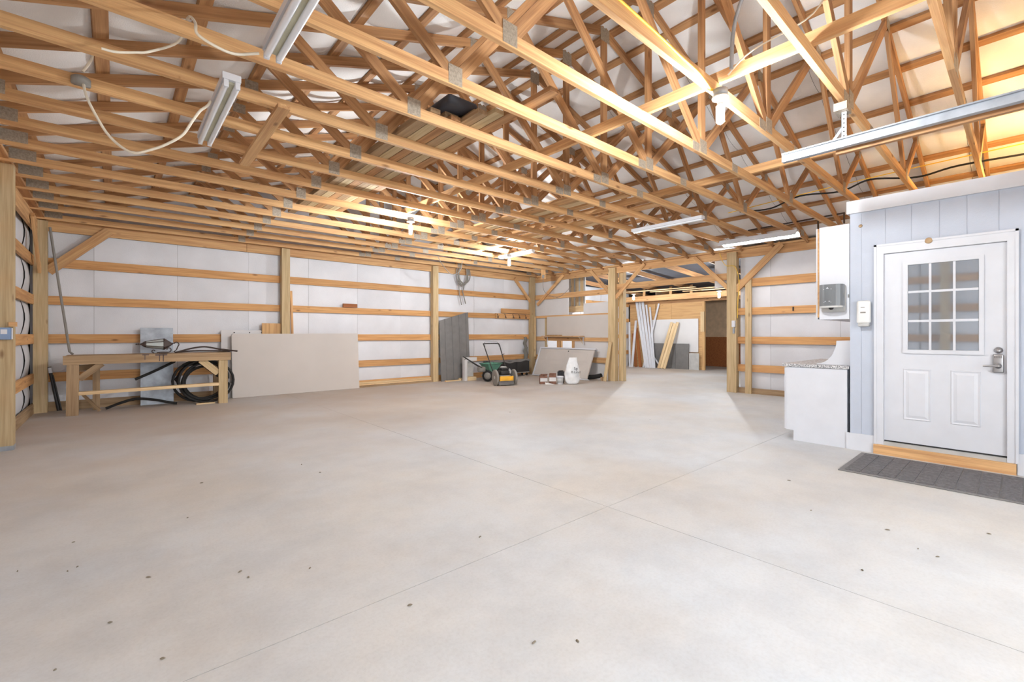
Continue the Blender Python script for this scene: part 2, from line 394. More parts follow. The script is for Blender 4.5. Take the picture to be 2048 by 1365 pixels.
MB().box(XR + .09, XR + .11, 7.45, 8.75, .02, 1.08).build('sheathing_panel', 'white_mat', wr)
MB().box(XR + .09, XR + .11, 9.85, 10.42, .02, 1.78).build('sheathing_panel', 'white_mat', wr)
slab('stud', XR + .062, XR + .10, 9.86, 9.95, 0, 1.84, 'treated', wr)
slab('stud', XR + .062, XR + .10, 9.36, 9.44, 0, 1.15, 'fir', wr)
slab('stud', XR + .062, XR + .10, 8.76, 8.84, 0, 1.15, 'fir', wr)
slab('stud', XR - .06, XR - .02, 10.26, 10.32, .55, 1.82, 'pale_wood', wr)
ys = [YF, -.1, 1.1, 2.268, 3.46, 4.06]
for a, b in zip(ys[:-1], ys[1:]): insul(wr, 'x', XR + .09, -1, a + .0015, b - .0015, .012)
MB().box(XR + .16, XR + .2, YF - .1, 4.05, 0, 3.2).build('siding', 'seam', wr)
MB().box(XR + .09, XR + .11, 4.12, 4.62, 2.3, 2.95).build('sheathing_panel', 'white_mat', wr)

# ---- front wall (behind the camera), door bay left open to add sky light
wf = struct('wall_front', 'unseen front wall, its overhead door bay left open to add sky light')
MB().box(-1.1, -.55, YF - .1, YF, 0, 3.2).build('siding', 'insul', wf)
MB().box(4.35, XR + .1, YF - .1, YF, 0, 3.2).build('siding', 'insul', wf)
MB().box(-.55, 4.35, YF - .1, YF, 2.75, 3.2).build('siding', 'insul', wf)
MB().prism([(-1.1, 3.2), (10.1, 3.2), (Xc, 5.05)], YF - .1, YF - .08, 'xz').build('gable_sheet', 'insul', wf)

# ---- roof
ZT = lambda x: 3.14 + (5.41 - abs(x - Xc)) / 3.0          # centre line of the top chords
ce = struct('ceiling', 'pitched roof of white insulation above wooden purlins')
sl = Vector((3, 0, 1)).normalized()
pur = [.513 + .578 * k - .578 * 2 for k in range(9)]
pur = [x for x in pur if x < Xc - .05] + [Xc - .12]
Y0, Y1 = YF - .05, 10.6
nrm = Vector((-1, 0, 3)).normalized()
for sgn in (1, -1):
    ax = Vector((sgn * 3, 0, 1)).normalized(); nr = Vector((-sgn, 0, 3)).normalized()
    mx = lambda x: x if sgn == 1 else 2 * Xc - x
    for x in pur:
        c = Vector((mx(x), 0, ZT(x))) + nr * (.0445 + .019)
        board('purlin', (c.x, Y0, c.z), (c.x, Y1, c.z), .089, .037, 'fir_old', ce, wdir=ax)
    edges = [-1.22] + pur[1:] if pur[0] > -1.2 else pur
    edges = [-1.22] + [x for x in pur]
    for a, b in zip(edges[:-1], edges[1:]):
        y = Y0; first = None
        while y < Y1 - .05:
            ye = min(y + 1.22, Y1)
            if first is None or ye - y < 1.2:
                def fn(i, j, a=a, b=b, y=y, ye=ye):
                    x = a + (b - a) * i; off = .095 - .055 * math.sin(PI * i) ** .8 * (.8 + .2 * math.cos(j * 6.28))
                    v = Vector((mx(x), y + .002 + (ye - y - .004) * j, ZT(x))) + nr * off
                    return v
                q = MB().grid(fn, 8, 3).build('insulation_panel', 'insul_roof', ce)
                if first is None: first = q; fy = y
            else:
                q = first.copy(); C.objects.link(q); q.location = first.location + Vector((0, y - fy, 0))
            y += 1.22
    v = [Vector((mx(x), yy, ZT(x))) + nr * o for x in (-1.3, Xc) for yy in (Y0 - .1, Y1 + .1) for o in (.125, .14)]
    MB().add(v, [(0, 1, 3, 2), (4, 6, 7, 5), (0, 4, 5, 1), (2, 3, 7, 6), (0, 2, 6, 4), (1, 5, 7, 3)]).build('roof_sheet', 'seam', ce)
v = [(Xc - .35, yy, ZT(Xc - .35) + .105 + o) for yy in (Y0, Y1) for o in (0, .01)] + [(Xc, yy, ZT(Xc) + .085 + o) for yy in (Y0, Y1) for o in (0, .01)] + [(Xc + .35, yy, ZT(Xc - .35) + .105 + o) for yy in (Y0, Y1) for o in (0, .01)]
MB().add(v, [(0, 4, 6, 2), (4, 8, 10, 6), (1, 5, 7, 3), (5, 9, 11, 7), (0, 1, 5, 4), (4, 5, 9, 8)]).build('ridge_panel', 'insul_roof', ce)
# lean-to roof
MB().add([(10.0, 2.6, 3.30), (10.0, 10.7, 3.30), (18.2, 10.7, 2.72), (18.2, 2.6, 2.72), (10.0, 2.6, 3.34), (10.0, 10.7, 3.34), (18.2, 10.7, 2.76), (18.2, 2.6, 2.76)],
         [(0, 1, 2, 3), (4, 5, 6, 7), (0, 1, 5, 4), (1, 2, 6, 5), (2, 3, 7, 6), (3, 0, 4, 7)]).build('lean_roof_sheet', 'lean_roof', ce)
for y in (4.0, 5.2, 6.4, 7.6, 8.8, 10.0): board('lean_rafter', (10.1, y, 3.2), (18.0, y, 2.64), .14, .038, 'fir_old', ce)

# ---- lean-to walls
wx = struct('wall_lean_to', 'plywood back wall of the lean-to behind the open bay')
for a, b in ((7.45, 8.66), (8.665, 9.88), (9.885, 10.46)): slab('plywood_sheet', 15.50, 15.52, a, b, 0, 2.42, 'ply', wx, along=1)
slab('end_stud', 15.47, 15.56, 7.40, 7.49, 0, 2.42, 'ply', wx)
slab('end_stud', 15.42, 15.468, 7.40, 7.52, 1.35, 2.05, 'pale_wood', wx)
slab('lintel', 15.40, 15.498, 4.5, 10.46, 2.42, 2.58, 'fir_old', wx)
MB().box(17.70, 17.72, 4.0, 9.4, 0, 1.16).build('plywood_sheet', 'redply', wx)
MB().box(17.72, 17.74, 4.0, 9.4, 1.15, 2.9).build('tan_sheet', 'tan', wx)
MB().box(15.5, 17.74, 9.3, 9.32, 0, 2.9).build('tan_sheet', 'tan', wx)
MB().box(10.2, 18.0, 2.7, 2.75, 0, 3.3).build('tan_sheet', 'insul', wx)
MB().box(18.0, 18.05, 2.7, 10.7, 0, 3.3).build('tan_sheet', 'tan', wx)
slab('beam', 14.45, 14.55, 3.0, 10.45, 2.46, 2.65, 'fir', wx)
for y in (9.15, 8.1, 7.35): slab('cripple_stud', 14.50, 14.54, y, y + .09, 2.652, 2.92, 'fir', wx)

# ================================================================ TRUSSES
def make_truss():
    t = thing('roof_truss', 'x', 'truss', (Xc, S0, 3.07), 'wooden roof trusses')
    y = S0
    def mem(name, x0, z0, x1, z1, T, mat='fir_old', W=.089): return board(name, (Xc + x0, y, z0), (Xc + x1, y, z1), W, T, mat, t, wdir=(0, 0, 1) if abs(x1 - x0) > .01 else (1, 0, 0))
    zt = lambda x: ZT(Xc + x)
    mem('bottom_chord', -5.46, 3.115, -.151, 3.115, .038, 'fir'); mem('bottom_chord', -.149, 3.115, 5.46, 3.115, .038, 'fir')
    for s in (-1, 1):
        mem('top_chord', s * 5.62, zt(s * 5.62), s * .012, zt(0) - .004, .037)
        mem('web', s * .05, 3.16, s * 1.45, zt(1.45) - .03, .035)
        mem('web', s * 2.55, 3.16, s * 1.53, zt(1.53) - .03, .034)
        mem('web', s * 2.63, 3.16, s * 3.42, zt(3.42) - .03, .033)
    mem('king_post', 0, 3.161, 0, zt(0) - .05, .036)
    for x, z, wd, h in [(0, 3.15, .14, .13), (-2.59, 3.15, .12, .14), (2.59, 3.15, .12, .14), (.75, 3.115, .14, .085), (-.15, 3.115, .14, .085), (0, zt(0) - .06, .17, .16),
                       (1.49, zt(1.49) - .02, .15, .11), (-1.49, zt(1.49) - .02, .15, .11), (3.42, zt(3.42) - .02, .12, .10), (-3.42, zt(3.42) - .02, .12, .10), (-5.2, 3.16, .20, .11), (5.2, 3.16, .20, .11)]:
        board('gusset_plate', (Xc + x - wd / 2, y - .0198, z), (Xc + x + wd / 2, y - .0198, z), h, .0016, 'plate', t)
    return t
ORD = ['last one against', 'second from', 'third from', 'fourth from', 'fifth from', 'sixth from', 'seventh from', 'eighth from', 'ninth from', 'tenth from',
       'eleventh from', 'twelfth from', 'thirteenth from', 'fourteenth from', 'fifteenth from', 'sixteenth from', 'seventeenth from', 'eighteenth from']
t0 = make_truss()
for k in range(-4, 14):
    t = t0 if k == 0 else copy_tree(t0, (0, k * SP + (.12 if k == 13 else 0), 0))
    t['label'] = 'wooden roof truss with king post, ' + ORD[13 - k] + ' the back wall'
def single(o, label, cat, group=None): return tag(o, label, cat, group)
single(slab('brace_runner', 3.44, 3.478, -1.2, 6.6, 3.161, 3.25, 'fir'), 'long wooden runner laid across the trusses left of the king posts', 'runner')
single(slab('brace_runner', 5.65, 5.688, -1.2, 8.8, 3.161, 3.25, 'fir'), 'long wooden runner laid across the trusses right of the king posts', 'runner')
single(board('short_board', (1.0, 3.86, 3.052), (1.02, 5.45, 3.052), .09, .034, 'fir', wdir=(1, 0, 0)), 'short board nailed flat under the truss chords beside the strip light', 'board')

# lumber stacked on the trusses, left of centre
for i in range(6):
    x = 2.02 + i * .106; ys_ = 2.35 if i == 5 else (3.0 if i > 2 else 3.35)
    single(slab('stored_plank', x, x + .098, ys_ + .1 * (i % 2), 7.6 - .2 * (i % 3), 3.161, 3.199, ['grey_wood', 'treated', 'fir_old'][i % 3]), 'stored plank in the bottom layer on the trusses, %s from the left' % ['first', 'second', 'third', 'fourth', 'fifth', 'sixth'][i], 'plank', 'planks stored on the trusses')
for i, (x0, x1, ya, yb) in enumerate(((2.03, 2.17, 3.6, 7.2), (2.20, 2.34, 3.4, 7.4), (2.37, 2.51, 3.2, 7.0))):
    single(slab('stored_plank', x0, x1, ya, yb, 3.2, 3.238, 'grey_wood'), 'stored plank in the upper layer on the trusses, %s from the left' % ['first', 'second', 'third'][i], 'plank', 'planks stored on the trusses')
mb = MB(); mb.rbox(2.14, 2.46, 3.25, 3.6, 3.24, 3.33, .03)
tag(mb.build('black_bin', 'lean_roof'), 'black plastic bin lying on the planks stored in the trusses', 'bin')
for i, (x, ya, yb, z, wd) in enumerate(((4.75, 3.9, 7.9, 3.161, .19), (5.0, 4.2, 8.6, 3.161, .14), (5.22, 3.6, 7.4, 3.161, .14), (4.9, 4.6, 8.2, 3.2, .24), (5.9, 3.5, 6.9, 3.161, .19), (6.15, 4.1, 8.4, 3.161, .14))):
    single(slab('stored_board', x, x + wd, ya, yb, z, z + .03, 'pale_wood' if i % 2 else 'fir'), 'pale board stored on the trusses right of the king posts, %s from the centre' % ['first', 'second', 'third', 'topmost', 'fourth', 'outermost'][i], 'board', 'boards stored right of the king posts')

# ================================================================ OFFICE BOX
XO = 6.03; YC = 1.264
wo = struct('wall_office', 'pale grey-blue grooved siding wall of the small office')
MB().box(XO + .004, XO + .10, YF, -.0, 0, 2.6).box(XO + .004, XO + .10, 1.02, YC - .003, 0, 2.6).box(XO + .004, XO + .10, 0, 1.02, 2.12, 2.6).build('wall_core', 'siding', wo)
MB().box(XO + .10, XR, YC - .10, YC - .004, 0, 2.62).build('side_wall', 'siding', wo)
MB().box(XO - .02, XR, YF, YC + .0, 2.60, 2.66).build('office_roof', 'white_mat', wo)
MB().box(XO + .6, XO + .62, YF, YC, 0, 2.5).build('inner_partition', 'seam', wo)
gv = [YC, 1.162, .961, .756, .55, .361, .156]
while gv[-1] > YF: gv.append(gv[-1] - .203)
for a, b in zip(gv[:-1], gv[1:]):
    hi, lo = a - .0015, b + .0015
    z0 = 0
    if lo > 1.04 or hi < .045: MB().box(XO, XO + .0035, lo, hi, 0, 2.58).build('siding_board', 'siding', wo)
    else:
        MB().box(XO, XO + .0035, lo, hi, 2.12, 2.58).build('siding_board', 'siding', wo)
        if lo < 1.0 < hi or lo < .02 < hi:
            y0, y1 = (max(lo, 1.0), hi) if hi > .5 else (lo, min(hi, .06))
            MB().box(XO, XO + .0035, y0, y1, 0, 2.12).build('siding_board', 'siding', wo)
tr = MB(); tr.box(XO - .028, XO - .002, YF, YC + .025, 2.565, 2.70).box(XO - .002, XR, YC + .001, YC + .025, 2.565, 2.70)
o = tr.build('trim_1', 'white'); o['kind'] = 'structure'; o['label'] = 'white fascia trim along the top of the office'
o = MB().box(XO - .016, XO - .001, 1.05, YC + .03, 0, .18).box(XO - .016, XO - .001, YF, .045, 0, .19).build('baseboard_office', 'white'); o['kind'] = 'structure'; o['label'] = 'white baseboard of the office wall'
# door
dr = struct('door_1', 'white office door with nine panes and nickel lock', (XO, .54, .1))
MB().box(XO + .012, XO + .05, .106, .974, .15, 2.09).build('door_slab', 'white', dr)
fr = MB()
for y0, y1, z0, z1 in ((.974, 1.045, .10, 2.185), (.042, .106, .10, 2.185), (.106, .974, 2.094, 2.185)): fr.box(XO - .018, XO + .0, y0, y1, z0, z1)
fr.box(XO - .006, XO + .06, .974, .990, .1, 2.11).box(XO - .006, XO + .06, .092, .106, .1, 2.11).box(XO - .006, XO + .06, .09, .99, 2.092, 2.11)
for y0, y1, z0, z1 in ((1.03, 1.052, .10, 2.192), (.036, .056, .10, 2.192), (.036, 1.052, 2.172, 2.192)): fr.box(XO - .026, XO - .018, y0, y1, z0, z1)
fr.build('door_casing', 'white', dr)
MB().box(XO - .012, XO + .06, .092, .99, .098, .135).build('threshold', 'lightgrey', dr)
MB().box(XO + .02, XO + .06, .1, .98, .136, .15).build('door_sweep', 'black', dr)
slab('step_board', XO - .04, XO - .002, .05, 1.055, 0, .098, 'fir', dr)
gy = [.279, .443, .46, .613, .63, .787]
PY = [(.285, .438), (.456, .609), (.627, .782)]; PZ = [(1.10, 1.375), (1.398, 1.668), (1.69, 1.953)]
lf = MB()
for y0, y1, z0, z1 in ((.25, .283, 1.06, 1.99), (.784, .822, 1.06, 1.99), (.283, .784, 1.06, 1.098), (.283, .784, 1.955, 1.99)): lf.box(XO - .004, XO + .012, y0, y1, z0, z1)
lf.build('lite_frame', 'white', dr)
mu = MB()
for y0, y1 in ((.438, .456), (.609, .627)): mu.box(XO + .001, XO + .0115, y0, y1, 1.098, 1.955)
for z0, z1 in ((1.375, 1.398), (1.668, 1.69)):
    for y0, y1 in PY: mu.box(XO + .001, XO + .0115, y0, y1, z0, z1)
mu.build('muntin_bars', 'white', dr)
for y0, y1 in PY:
    for z0, z1 in PZ: MB().box(XO + .006, XO + .0118, y0, y1, z0, z1).build('pane', 'pane', dr)
for y0, y1 in ((.611, .821), (.27, .473)):
    z0, z1 = .386, .905; q = MB()
    def ring(a, b, xa, xb):
        A = [(xa, y0 + a, z0 + a), (xa, y1 - a, z0 + a), (xa, y1 - a, z1 - a), (xa, y0 + a, z1 - a)]
        B = [(xb, y0 + b, z0 + b), (xb, y1 - b, z0 + b), (xb, y1 - b, z1 - b), (xb, y0 + b, z1 - b)]
        q.add(A + B, [(i, (i + 1) % 4, 4 + (i + 1) % 4, 4 + i) for i in range(4)])
    ring(0, .006, XO + .012, XO + .004); ring(.006, .02, XO + .004, XO + .009); ring(.02, .045, XO + .009, XO + .002)
    q.add([(XO + .002, y0 + .045, z0 + .045), (XO + .002, y1 - .045, z0 + .045), (XO + .002, y1 - .045, z1 - .045), (XO + .002, y0 + .045, z1 - .045)], [(0, 1, 2, 3)])
    q.build('raised_panel', 'white', dr)
RX = Matrix.Rotation(-PI / 2, 4, 'Y')     # lathe axis -> -X
def atx(y, z, x=XO + .012): return Matrix.Translation((x, y, z)) @ RX
MB().lathe([(.029, 0), (.029, .010), (.026, .016), (.018, .020), (.016, .026), (.0, .027)], 24, atx(.159, 1.107)).build('deadbolt', 'nickel', dr)
kp = MB(); kp.rbox(XO - .016, XO + .012, .126, .196, .90, 1.072, .012, 3); kd = kp.build('keypad_lock', 'nickel', dr)
kb = MB()
for i in range(2):
    for j in range(5): kb.box(XO - .019, XO - .0155, .136 + j * .011, .144 + j * .011, 1.036 + i * .012, 1.045 + i * .012)
kb.build('keypad_button', 'dark', kd)
MB().lathe([(.024, 0), (.024, .02), (.016, .03), (.014, .055)], 20, atx(.161, .966, XO - .015)).tube([(XO - .064, .160, .966), (XO - .066, .20, .966), (XO - .062, .255, .962)], [.012, .011, .008], 10).build('lever_handle', 'nickel', kd)
mb = MB().lathe([(.0, 0), (.030, .002), (.026, .012), (.012, .020), (0, .022)], 14, atx(.626, 2.176, XO - .018)); mb.build('mud_nest', 'wood_mud', dr)
MB().lathe([(.0, 0), (.018, .002), (.012, .012), (0, .014)], 10, atx(1.17, 2.42, XO)).build('mud_nest', 'wood_mud', wo)

# doormat
t = thing('doormat', 'dark grey ribbed doormat on the concrete below the office door', 'doormat', (5.45, .2, 0))
MB().rbox(5.0, 5.905, -1.0, 1.14, .0, .010, .004, 1).build('mat_border', 'dark', t)
for i in range(17):
    for j in range(8): slab('mat_tile', 5.04 + j * .104, 5.04 + j * .104 + .098, -.96 + i * .1215, -.96 + i * .1215 + .112, .010, .0145, 'mat', t)

# ================================================================ KITCHEN UNITS on the office side wall
t = thing('base_cabinet', 'white base cabinet with recessed toe kick beside the office wall', 'cabinet', (6.8, 1.6, 0))
MB().prism([(1.29, .0), (1.81, .0), (1.81, .12), (1.888, .12), (1.888, .866), (1.29, .866)], XO - .003, 7.55, 'yz').build('body', 'white', t)
for i in range(2):
    d = MB().box(XO + .01 + i * .76, XO + .755 + i * .76, 1.891, 1.909, .125, .86).build('door', 'white', t)
    MB().tube([(XO + .70 - .6 * 0 + i * .12, 1.925, .62), (XO + .70 + i * .12, 1.925, .74)], .005).build('handle', 'nickel', d)
tag(MB().rbox(XO - .018, 7.57, 1.272, 1.928, .868, .905, .004, 1).build('countertop', 'granite'), 'speckled grey granite countertop on the white base cabinet', 'countertop')
arc = [(1.27, .906), (1.60, .906)] + [(1.60 - .19 * math.sin(a), 1.18 - .265 * math.cos(a)) for a in [i * PI / 2 / 10 for i in range(11)]] + [(1.27, 1.185)]
t = thing('splash_guard', 'white splash guard with a scooped front on the granite countertop', 'splash guard', (6.16, 1.4, .905))
MB().prism(arc, XO + .10, XO + .125, 'yz').build('side_panel', 'white', t)
MB().box(XO + .126, 7.5, 1.272, 1.29, .906, 1.185).build('back_panel', 'white', t)
t = thing('wall_cabinet', 'tall white wall cabinet with raw wood edge above the countertop', 'cabinet', (6.8, 1.4, 1.42))
MB().box(XO - .003, 7.5, 1.268, 1.548, 1.42, 2.465).build('body', 'white', t)
slab('face_edge', XO - .003, 7.5, 1.549, 1.566, 1.445, 2.455, 'fir', t)
for i in range(2):
    d = MB().box(XO + .012 + i * .74, XO + .735 + i * .74, 1.567, 1.584, 1.425, 2.46).build('door', 'white', t)
    MB().tube([(XO + .68 + i * .12, 1.6, 1.5), (XO + .68 + i * .12, 1.6, 1.62)], .005).build('handle', 'nickel', d)
MB().box(XO - .008, XO - .003, 1.27, 1.282, 1.655, 1.69).build('catch', 'dark', t)
# paper towel dispenser on the cabinet end
t = thing('towel_dispenser', 'smoky grey paper towel dispenser mounted on the white wall cabinet', 'dispenser', (5.92, 1.40, 1.47))
X1 = XO - .004
MB().rbox(X1 - .05, X1, 1.292, 1.522, 1.50, 1.80, .022, 3).build('back_plate', 'lightgrey', t)
bowl = [(-.105 + .21 * i / 12, 0) for i in range(13)]
cv = []
for i in range(13):
    a = -1 + 2 * i / 12; cv.append((X1 - .09 - .085 * math.sqrt(max(0, 1 - .8 * a * a)), 1.407 + .107 * a))
MB().prism(cv + [(X1 - .045, 1.514), (X1 - .045, 1.30)], 1.565, 1.80, 'xy', smooth=False).build('cover', 'smoke', t)
MB().prism(cv + [(X1 - .045, 1.514), (X1 - .045, 1.30)], 1.545, 1.5645, 'xy').build('bottom_tray', 'lightgrey', t)
MB().lathe([(.012, -.022), (.026, 0)], 14, Matrix.Translation((X1 - .105, 1.41, 1.545))).build('nozzle', 'black', t)
def dpt(y, z): 
    a = (y - 1.407) / .107; return (X1 - .0915 - .085 * math.sqrt(max(0, 1 - .8 * a * a)), y, z)
q = MB()
def mark(y0, y1, z0, z1, tri=False):
    a, b = dpt(y0, z0), dpt(y1, z0)
    if tri: q.add([a, b, dpt((y0 + y1) / 2, z1)], [(0, 1, 2)])
    else: q.add([a, b, dpt(y1, z1), dpt(y0, z1)], [(0, 1, 2, 3)])
mark(1.415, 1.443, 1.753, 1.770, True); mark(1.390, 1.468, 1.744, 1.7495); mark(1.403, 1.455, 1.612, 1.618); mark(1.392, 1.466, 1.602, 1.605)
q.build('logo', 'white', t)
# soap dispenser
t = thing('soap_dispenser', 'cream soap dispenser on the grey office wall beside the door', 'dispenser', (5.98, 1.14, 1.33))
prof = [(1.330, .072), (1.37, .085), (1.46, .088), (1.56, .075), (1.60, .055), (1.612, .03)]
MB().rbox(XO - .075, XO - .001, 1.075, 1.195, 1.365, 1.612, .026, 4).build('body', 'cream', t)
MB().rbox(XO - .088, XO - .010, 1.085, 1.178, 1.335, 1.372, .010, 2).build('push_bar', 'lightgrey', t)
MB().box(XO - .0775, XO - .0755, 1.112, 1.158, 1.476, 1.492).build('window_slot', 'greyp', t)
MB().box(XO - .0775, XO - .0755, 1.120, 1.154, 1.536, 1.543).build('logo', 'greyp', t)

# ================================================================ GARAGE TRACK
t = thing('door_track', 'galvanized overhead door track hung from the trusses', 'track', (4.28, .3, 2.72))
tp = [(4.255, 2.715), (4.305, 2.715), (4.305, 2.722), (4.262, 2.722), (4.262, 2.772), (4.305, 2.772), (4.305, 2.78), (4.255, 2.78)]
q = MB(); q.prism(tp, YF + .1, 1.365, 'xz'); q.build('rail', 'steel', t)
MB().box(4.235, 4.254, YF + .1, 1.36, 2.772, 2.782).build('angle_brace', 'steel', t)
hg = MB().box(4.262, 4.265, .915, .950, 2.78, 2.985).box(4.262, 4.30, .947, .950, 2.78, 2.985).build('hanger', 'white', t)
for i in range(6): MB().lathe([(.006, 0), (.006, .002)], 8, Matrix.Translation((4.2625, .932, 2.80 + i * .033)) @ RX).build('hole', 'black', hg)
MB().box(4.20, 4.34, .90, .985, 2.985, 3.045).build('bracket', 'plate', t)
board('hanger_strut', (4.27, .94, 2.87), (4.27, 1.0, 2.79), .02, .003, 'steel', t)
single(slab('track_board', 4.33, 4.37, YF + .1, 1.0, 2.69, 2.73, 'fir_old'), 'narrow board fixed alongside the galvanized door track', 'board')

# ================================================================ LIGHTS
def strip(x, y0, y1, z, label, lit=False, tubes=True, W=.10):
    t = thing('strip_light', label, 'light', (x, (y0 + y1) / 2, z), 'fluorescent strip lights')
    if lit:
        q = MB(); q.prism([(x - .05, z + .10), (x + .05, z + .10), (x + .13, z + .0), (x + .124, z - .004), (x + .045, z + .06), (x - .045, z + .06), (x - .124, z - .004), (x - .13, z)], y0, y1, 'xz'); q.build('reflector', 'white', t)
        for s in (-1, 1): MB().tube([(x + s * .045, y0 + .02, z + .035), (x + s * .045, y1 - .02, z + .035)], .016, 10).build('tube', 'tube_on', t)
        return t
    MB().box(x - W / 2, x + W / 2, y0, y1, z + .03, z + .075).build('housing', 'white', t)
    if tubes:
        MB().box(x - .022, x + .022, y0 + .03, y1 - .03, z + .012, z + .0295).build('ballast_cover', 'tube_back', t)
        for s in (-1, 1):
            MB().tube([(x + s * .034, y0 + .03, z), (x + s * .034, y1 - .03, z)], .019, 12).build('tube', 'tube_off', t)
            for ye in (y0 + .012, y1 - .012): MB().rbox(x + s * .034 - .016, x + s * .034 + .016, ye - .012, ye + .012, z - .02, z + .03, .004, 1).build('lamp_holder', 'white', t)
    else:
        MB().box(x - W / 4, x + W / 4, y0 + .02, y1 - .02, z + .01, z + .0295).build('tube', 'tube_off', t)
    for yy in (y0 + .2, y1 - .2): MB().tube([(x, yy, z + .076), (x, yy, 3.072)], .004, 6).build('hanger_rod', 'steel', t)
    return t
strip(.725, 1.83, 3.06, 2.95, 'white twin tube strip light nearest the camera at the top of the frame', W=.11)
strip(.595, 3.56, 4.81, 2.95, 'white twin tube strip light with a looping cord, left of the short board', W=.11)
strip(6.50, 3.13, 4.33, 2.93, 'unlit white strip light under the trusses left of the lit shop light', tubes=False)
strip(6.62, 6.85, 7.95, 2.97, 'white strip light behind the bare bulb near the far corner', tubes=False)
strip(8.55, 2.50, 3.78, 2.905, 'lit white reflector shop light beside the right header', lit=True)
def bulb(x, y, z, label, warm=False, cat='light', box=True):
    t = thing('bare_bulb', label, 'bulb', (x, y, z - .22), 'bare bulbs')
    T_ = Matrix.Translation((x, y, 0))
    if box: MB().lathe([(.05, z + .004), (.05, z + .05), (.03, z + .055)], 16, T_).build('junction_box', 'steel', t)
    MB().lathe([(.046, z), (.058, z - .004), (.056, z - .016), (.024, z - .024), (.022, z - .05), (.019, z - .052)], 20, T_).build('lamp_socket', 'cream', t)
    q = MB(); n_ = 4
    for i in range(n_):
        a = 2 * PI * i / n_ + .4; c, s = math.cos(a) * .019, math.sin(a) * .019
        q.tube([(x + c, y + s, z - .07), (x + c, y + s, z - .185), (x + c * .4, y + s * .4, z - .193)], .0095, 8)
    q.build('bulb_tubes', 'bulb_warm' if warm else 'bulb', t)
    MB().lathe([(.024, z - .053), (.026, z - .07), (.02, z - .075)], 16, T_).build('bulb_base', 'cream', t)
    return t
bulb(3.32, 1.47, 2.99, 'bright bare bulb hanging nearest the camera below the trusses')
bulb(3.36, 6.15, 2.97, 'bright bare bulb hanging over the middle of the back room')
bulb(6.45, 7.43, 2.95, 'bright bare bulb in front of the far strip light')
bulb(12.5, 8.30, 2.56, 'bright bare bulb in the lean-to left of the plywood wall, by the post', box=False)
bulb(12.5, 5.57, 2.46, 'bright bare bulb in the lean-to right of the lumber, by the treated post', box=False)
bulb(7.4, -.55, 3.38, 'warm bare bulb above the office roof', warm=True)

# ================================================================ WORKBENCH and its things
t = thing('workbench', 'heavy timber workbench against the back wall, weathered brown', 'workbench', (.49, 9.9, 0))
slab('front_beam', -.60, 1.59, 9.63, 9.72, .785, .922, 'grey_wood', t)
for i in range(4): slab('top_plank', -.58, 1.58, 9.722 + i * .125, 9.722 + i * .125 + .122, .884, .922, 'grey_wood', t)
slab('back_beam', -.58, 1.58, 10.18, 10.22, .785, .883, 'grey_wood', t)
board('leg', (-.50, 9.69, 0), (-.492, 9.69, .784), .14, .09, 'grey_wood', t, wdir=(1, 0, 0)); board('leg', (1.475, 9.69, 0), (1.475, 9.69, .784), .14, .09, 'treated', t, wdir=(1, 0, 0))
board('leg', (-.24, 10.18, 0), (-.24, 10.18, .784), .09, .04, 'grey_wood', t, wdir=(1, 0, 0)); board('leg', (1.46, 10.14, 0), (1.46, 10.14, .784), .14, .09, 'grey_wood', t, wdir=(1, 0, 0))
board('stretcher', (-.43, 9.69, .335), (1.405, 9.69, .355), .05, .12, 'pale_wood', t)
board('brace', (-.42, 9.68, .56), (-.16, 9.68, .79), .09, .035, 'grey_wood', t); board('brace', (1.40, 9.68, .55), (1.14, 9.68, .80), .11, .035, 'treated', t)
board('end_rail', (-.46, 9.74, .72), (-.24, 10.16, .72), .09, .035, 'grey_wood', t)
q = MB()
for x, h, wd in ((.36, .09, .012), (.55, .12, .014), (.60, .13, .016)): q.box(x, x + wd, 9.6285, 9.63, .922 - h, .915)
q.box(.33, .42, 9.6285, 9.63, .905, .921).box(.50, .66, 9.6285, 9.63, .895, .921); q.build('paint_drips', 'stain', t)
# lantern lying on its side
t = thing('wall_lantern', 'bronze wall lantern with scrolled arms lying on the workbench', 'lantern', (.55, 9.85, .925))
cz = 1.085; AX = Matrix.Translation((0, 9.85, cz)) @ Matrix.Rotation(PI / 2, 4, 'Y')
def hexl(prof, name, mat): return MB().lathe(prof, 6, AX, smooth=False).build(name, mat, t)
hexl([(.046, .385), (.088, .62)], 'glass_body', 'glass_l')
q = MB()
for k in range(6):
    a = 2 * PI * k / 6
    q.tube([AX @ Vector((.048 * math.cos(a), .048 * math.sin(a), .38)), AX @ Vector((.092 * math.cos(a), .092 * math.sin(a), .63))], .006, 6)
q.build('frame_bar', 'iron', t)
hexl([(.098, .622), (.098, .64), (.02, .74), (.014, .75)], 'roof_cap', 'iron'); hexl([(.052, .39), (.050, .37), (.016, .325), (.012, .31)], 'bottom_cap', 'iron')
MB().lathe([(.004, .25), (.014, .262), (.006, .275), (.016, .29), (.007, .302), (.010, .312)], 10, AX).build('finial', 'iron', t)
def spiral(cx, cz_, r0, r1, a0, a1, y=9.82, n=22): return [(cx + (r0 + (r1 - r0) * i / n) * math.cos(a0 + (a1 - a0) * i / n), y, cz_ + (r0 + (r1 - r0) * i / n) * math.sin(a0 + (a1 - a0) * i / n)) for i in range(n + 1)]
MB().tube(smoothpath([(.72, 9.85, 1.085), (.76, 9.83, 1.10)]) + spiral(.79, 1.085, .02, .055, 2.6, -1.0) + [(.80, 9.82, .98), (.76, 9.82, .945)], .008, 8).build('scroll_arm', 'iron', t)
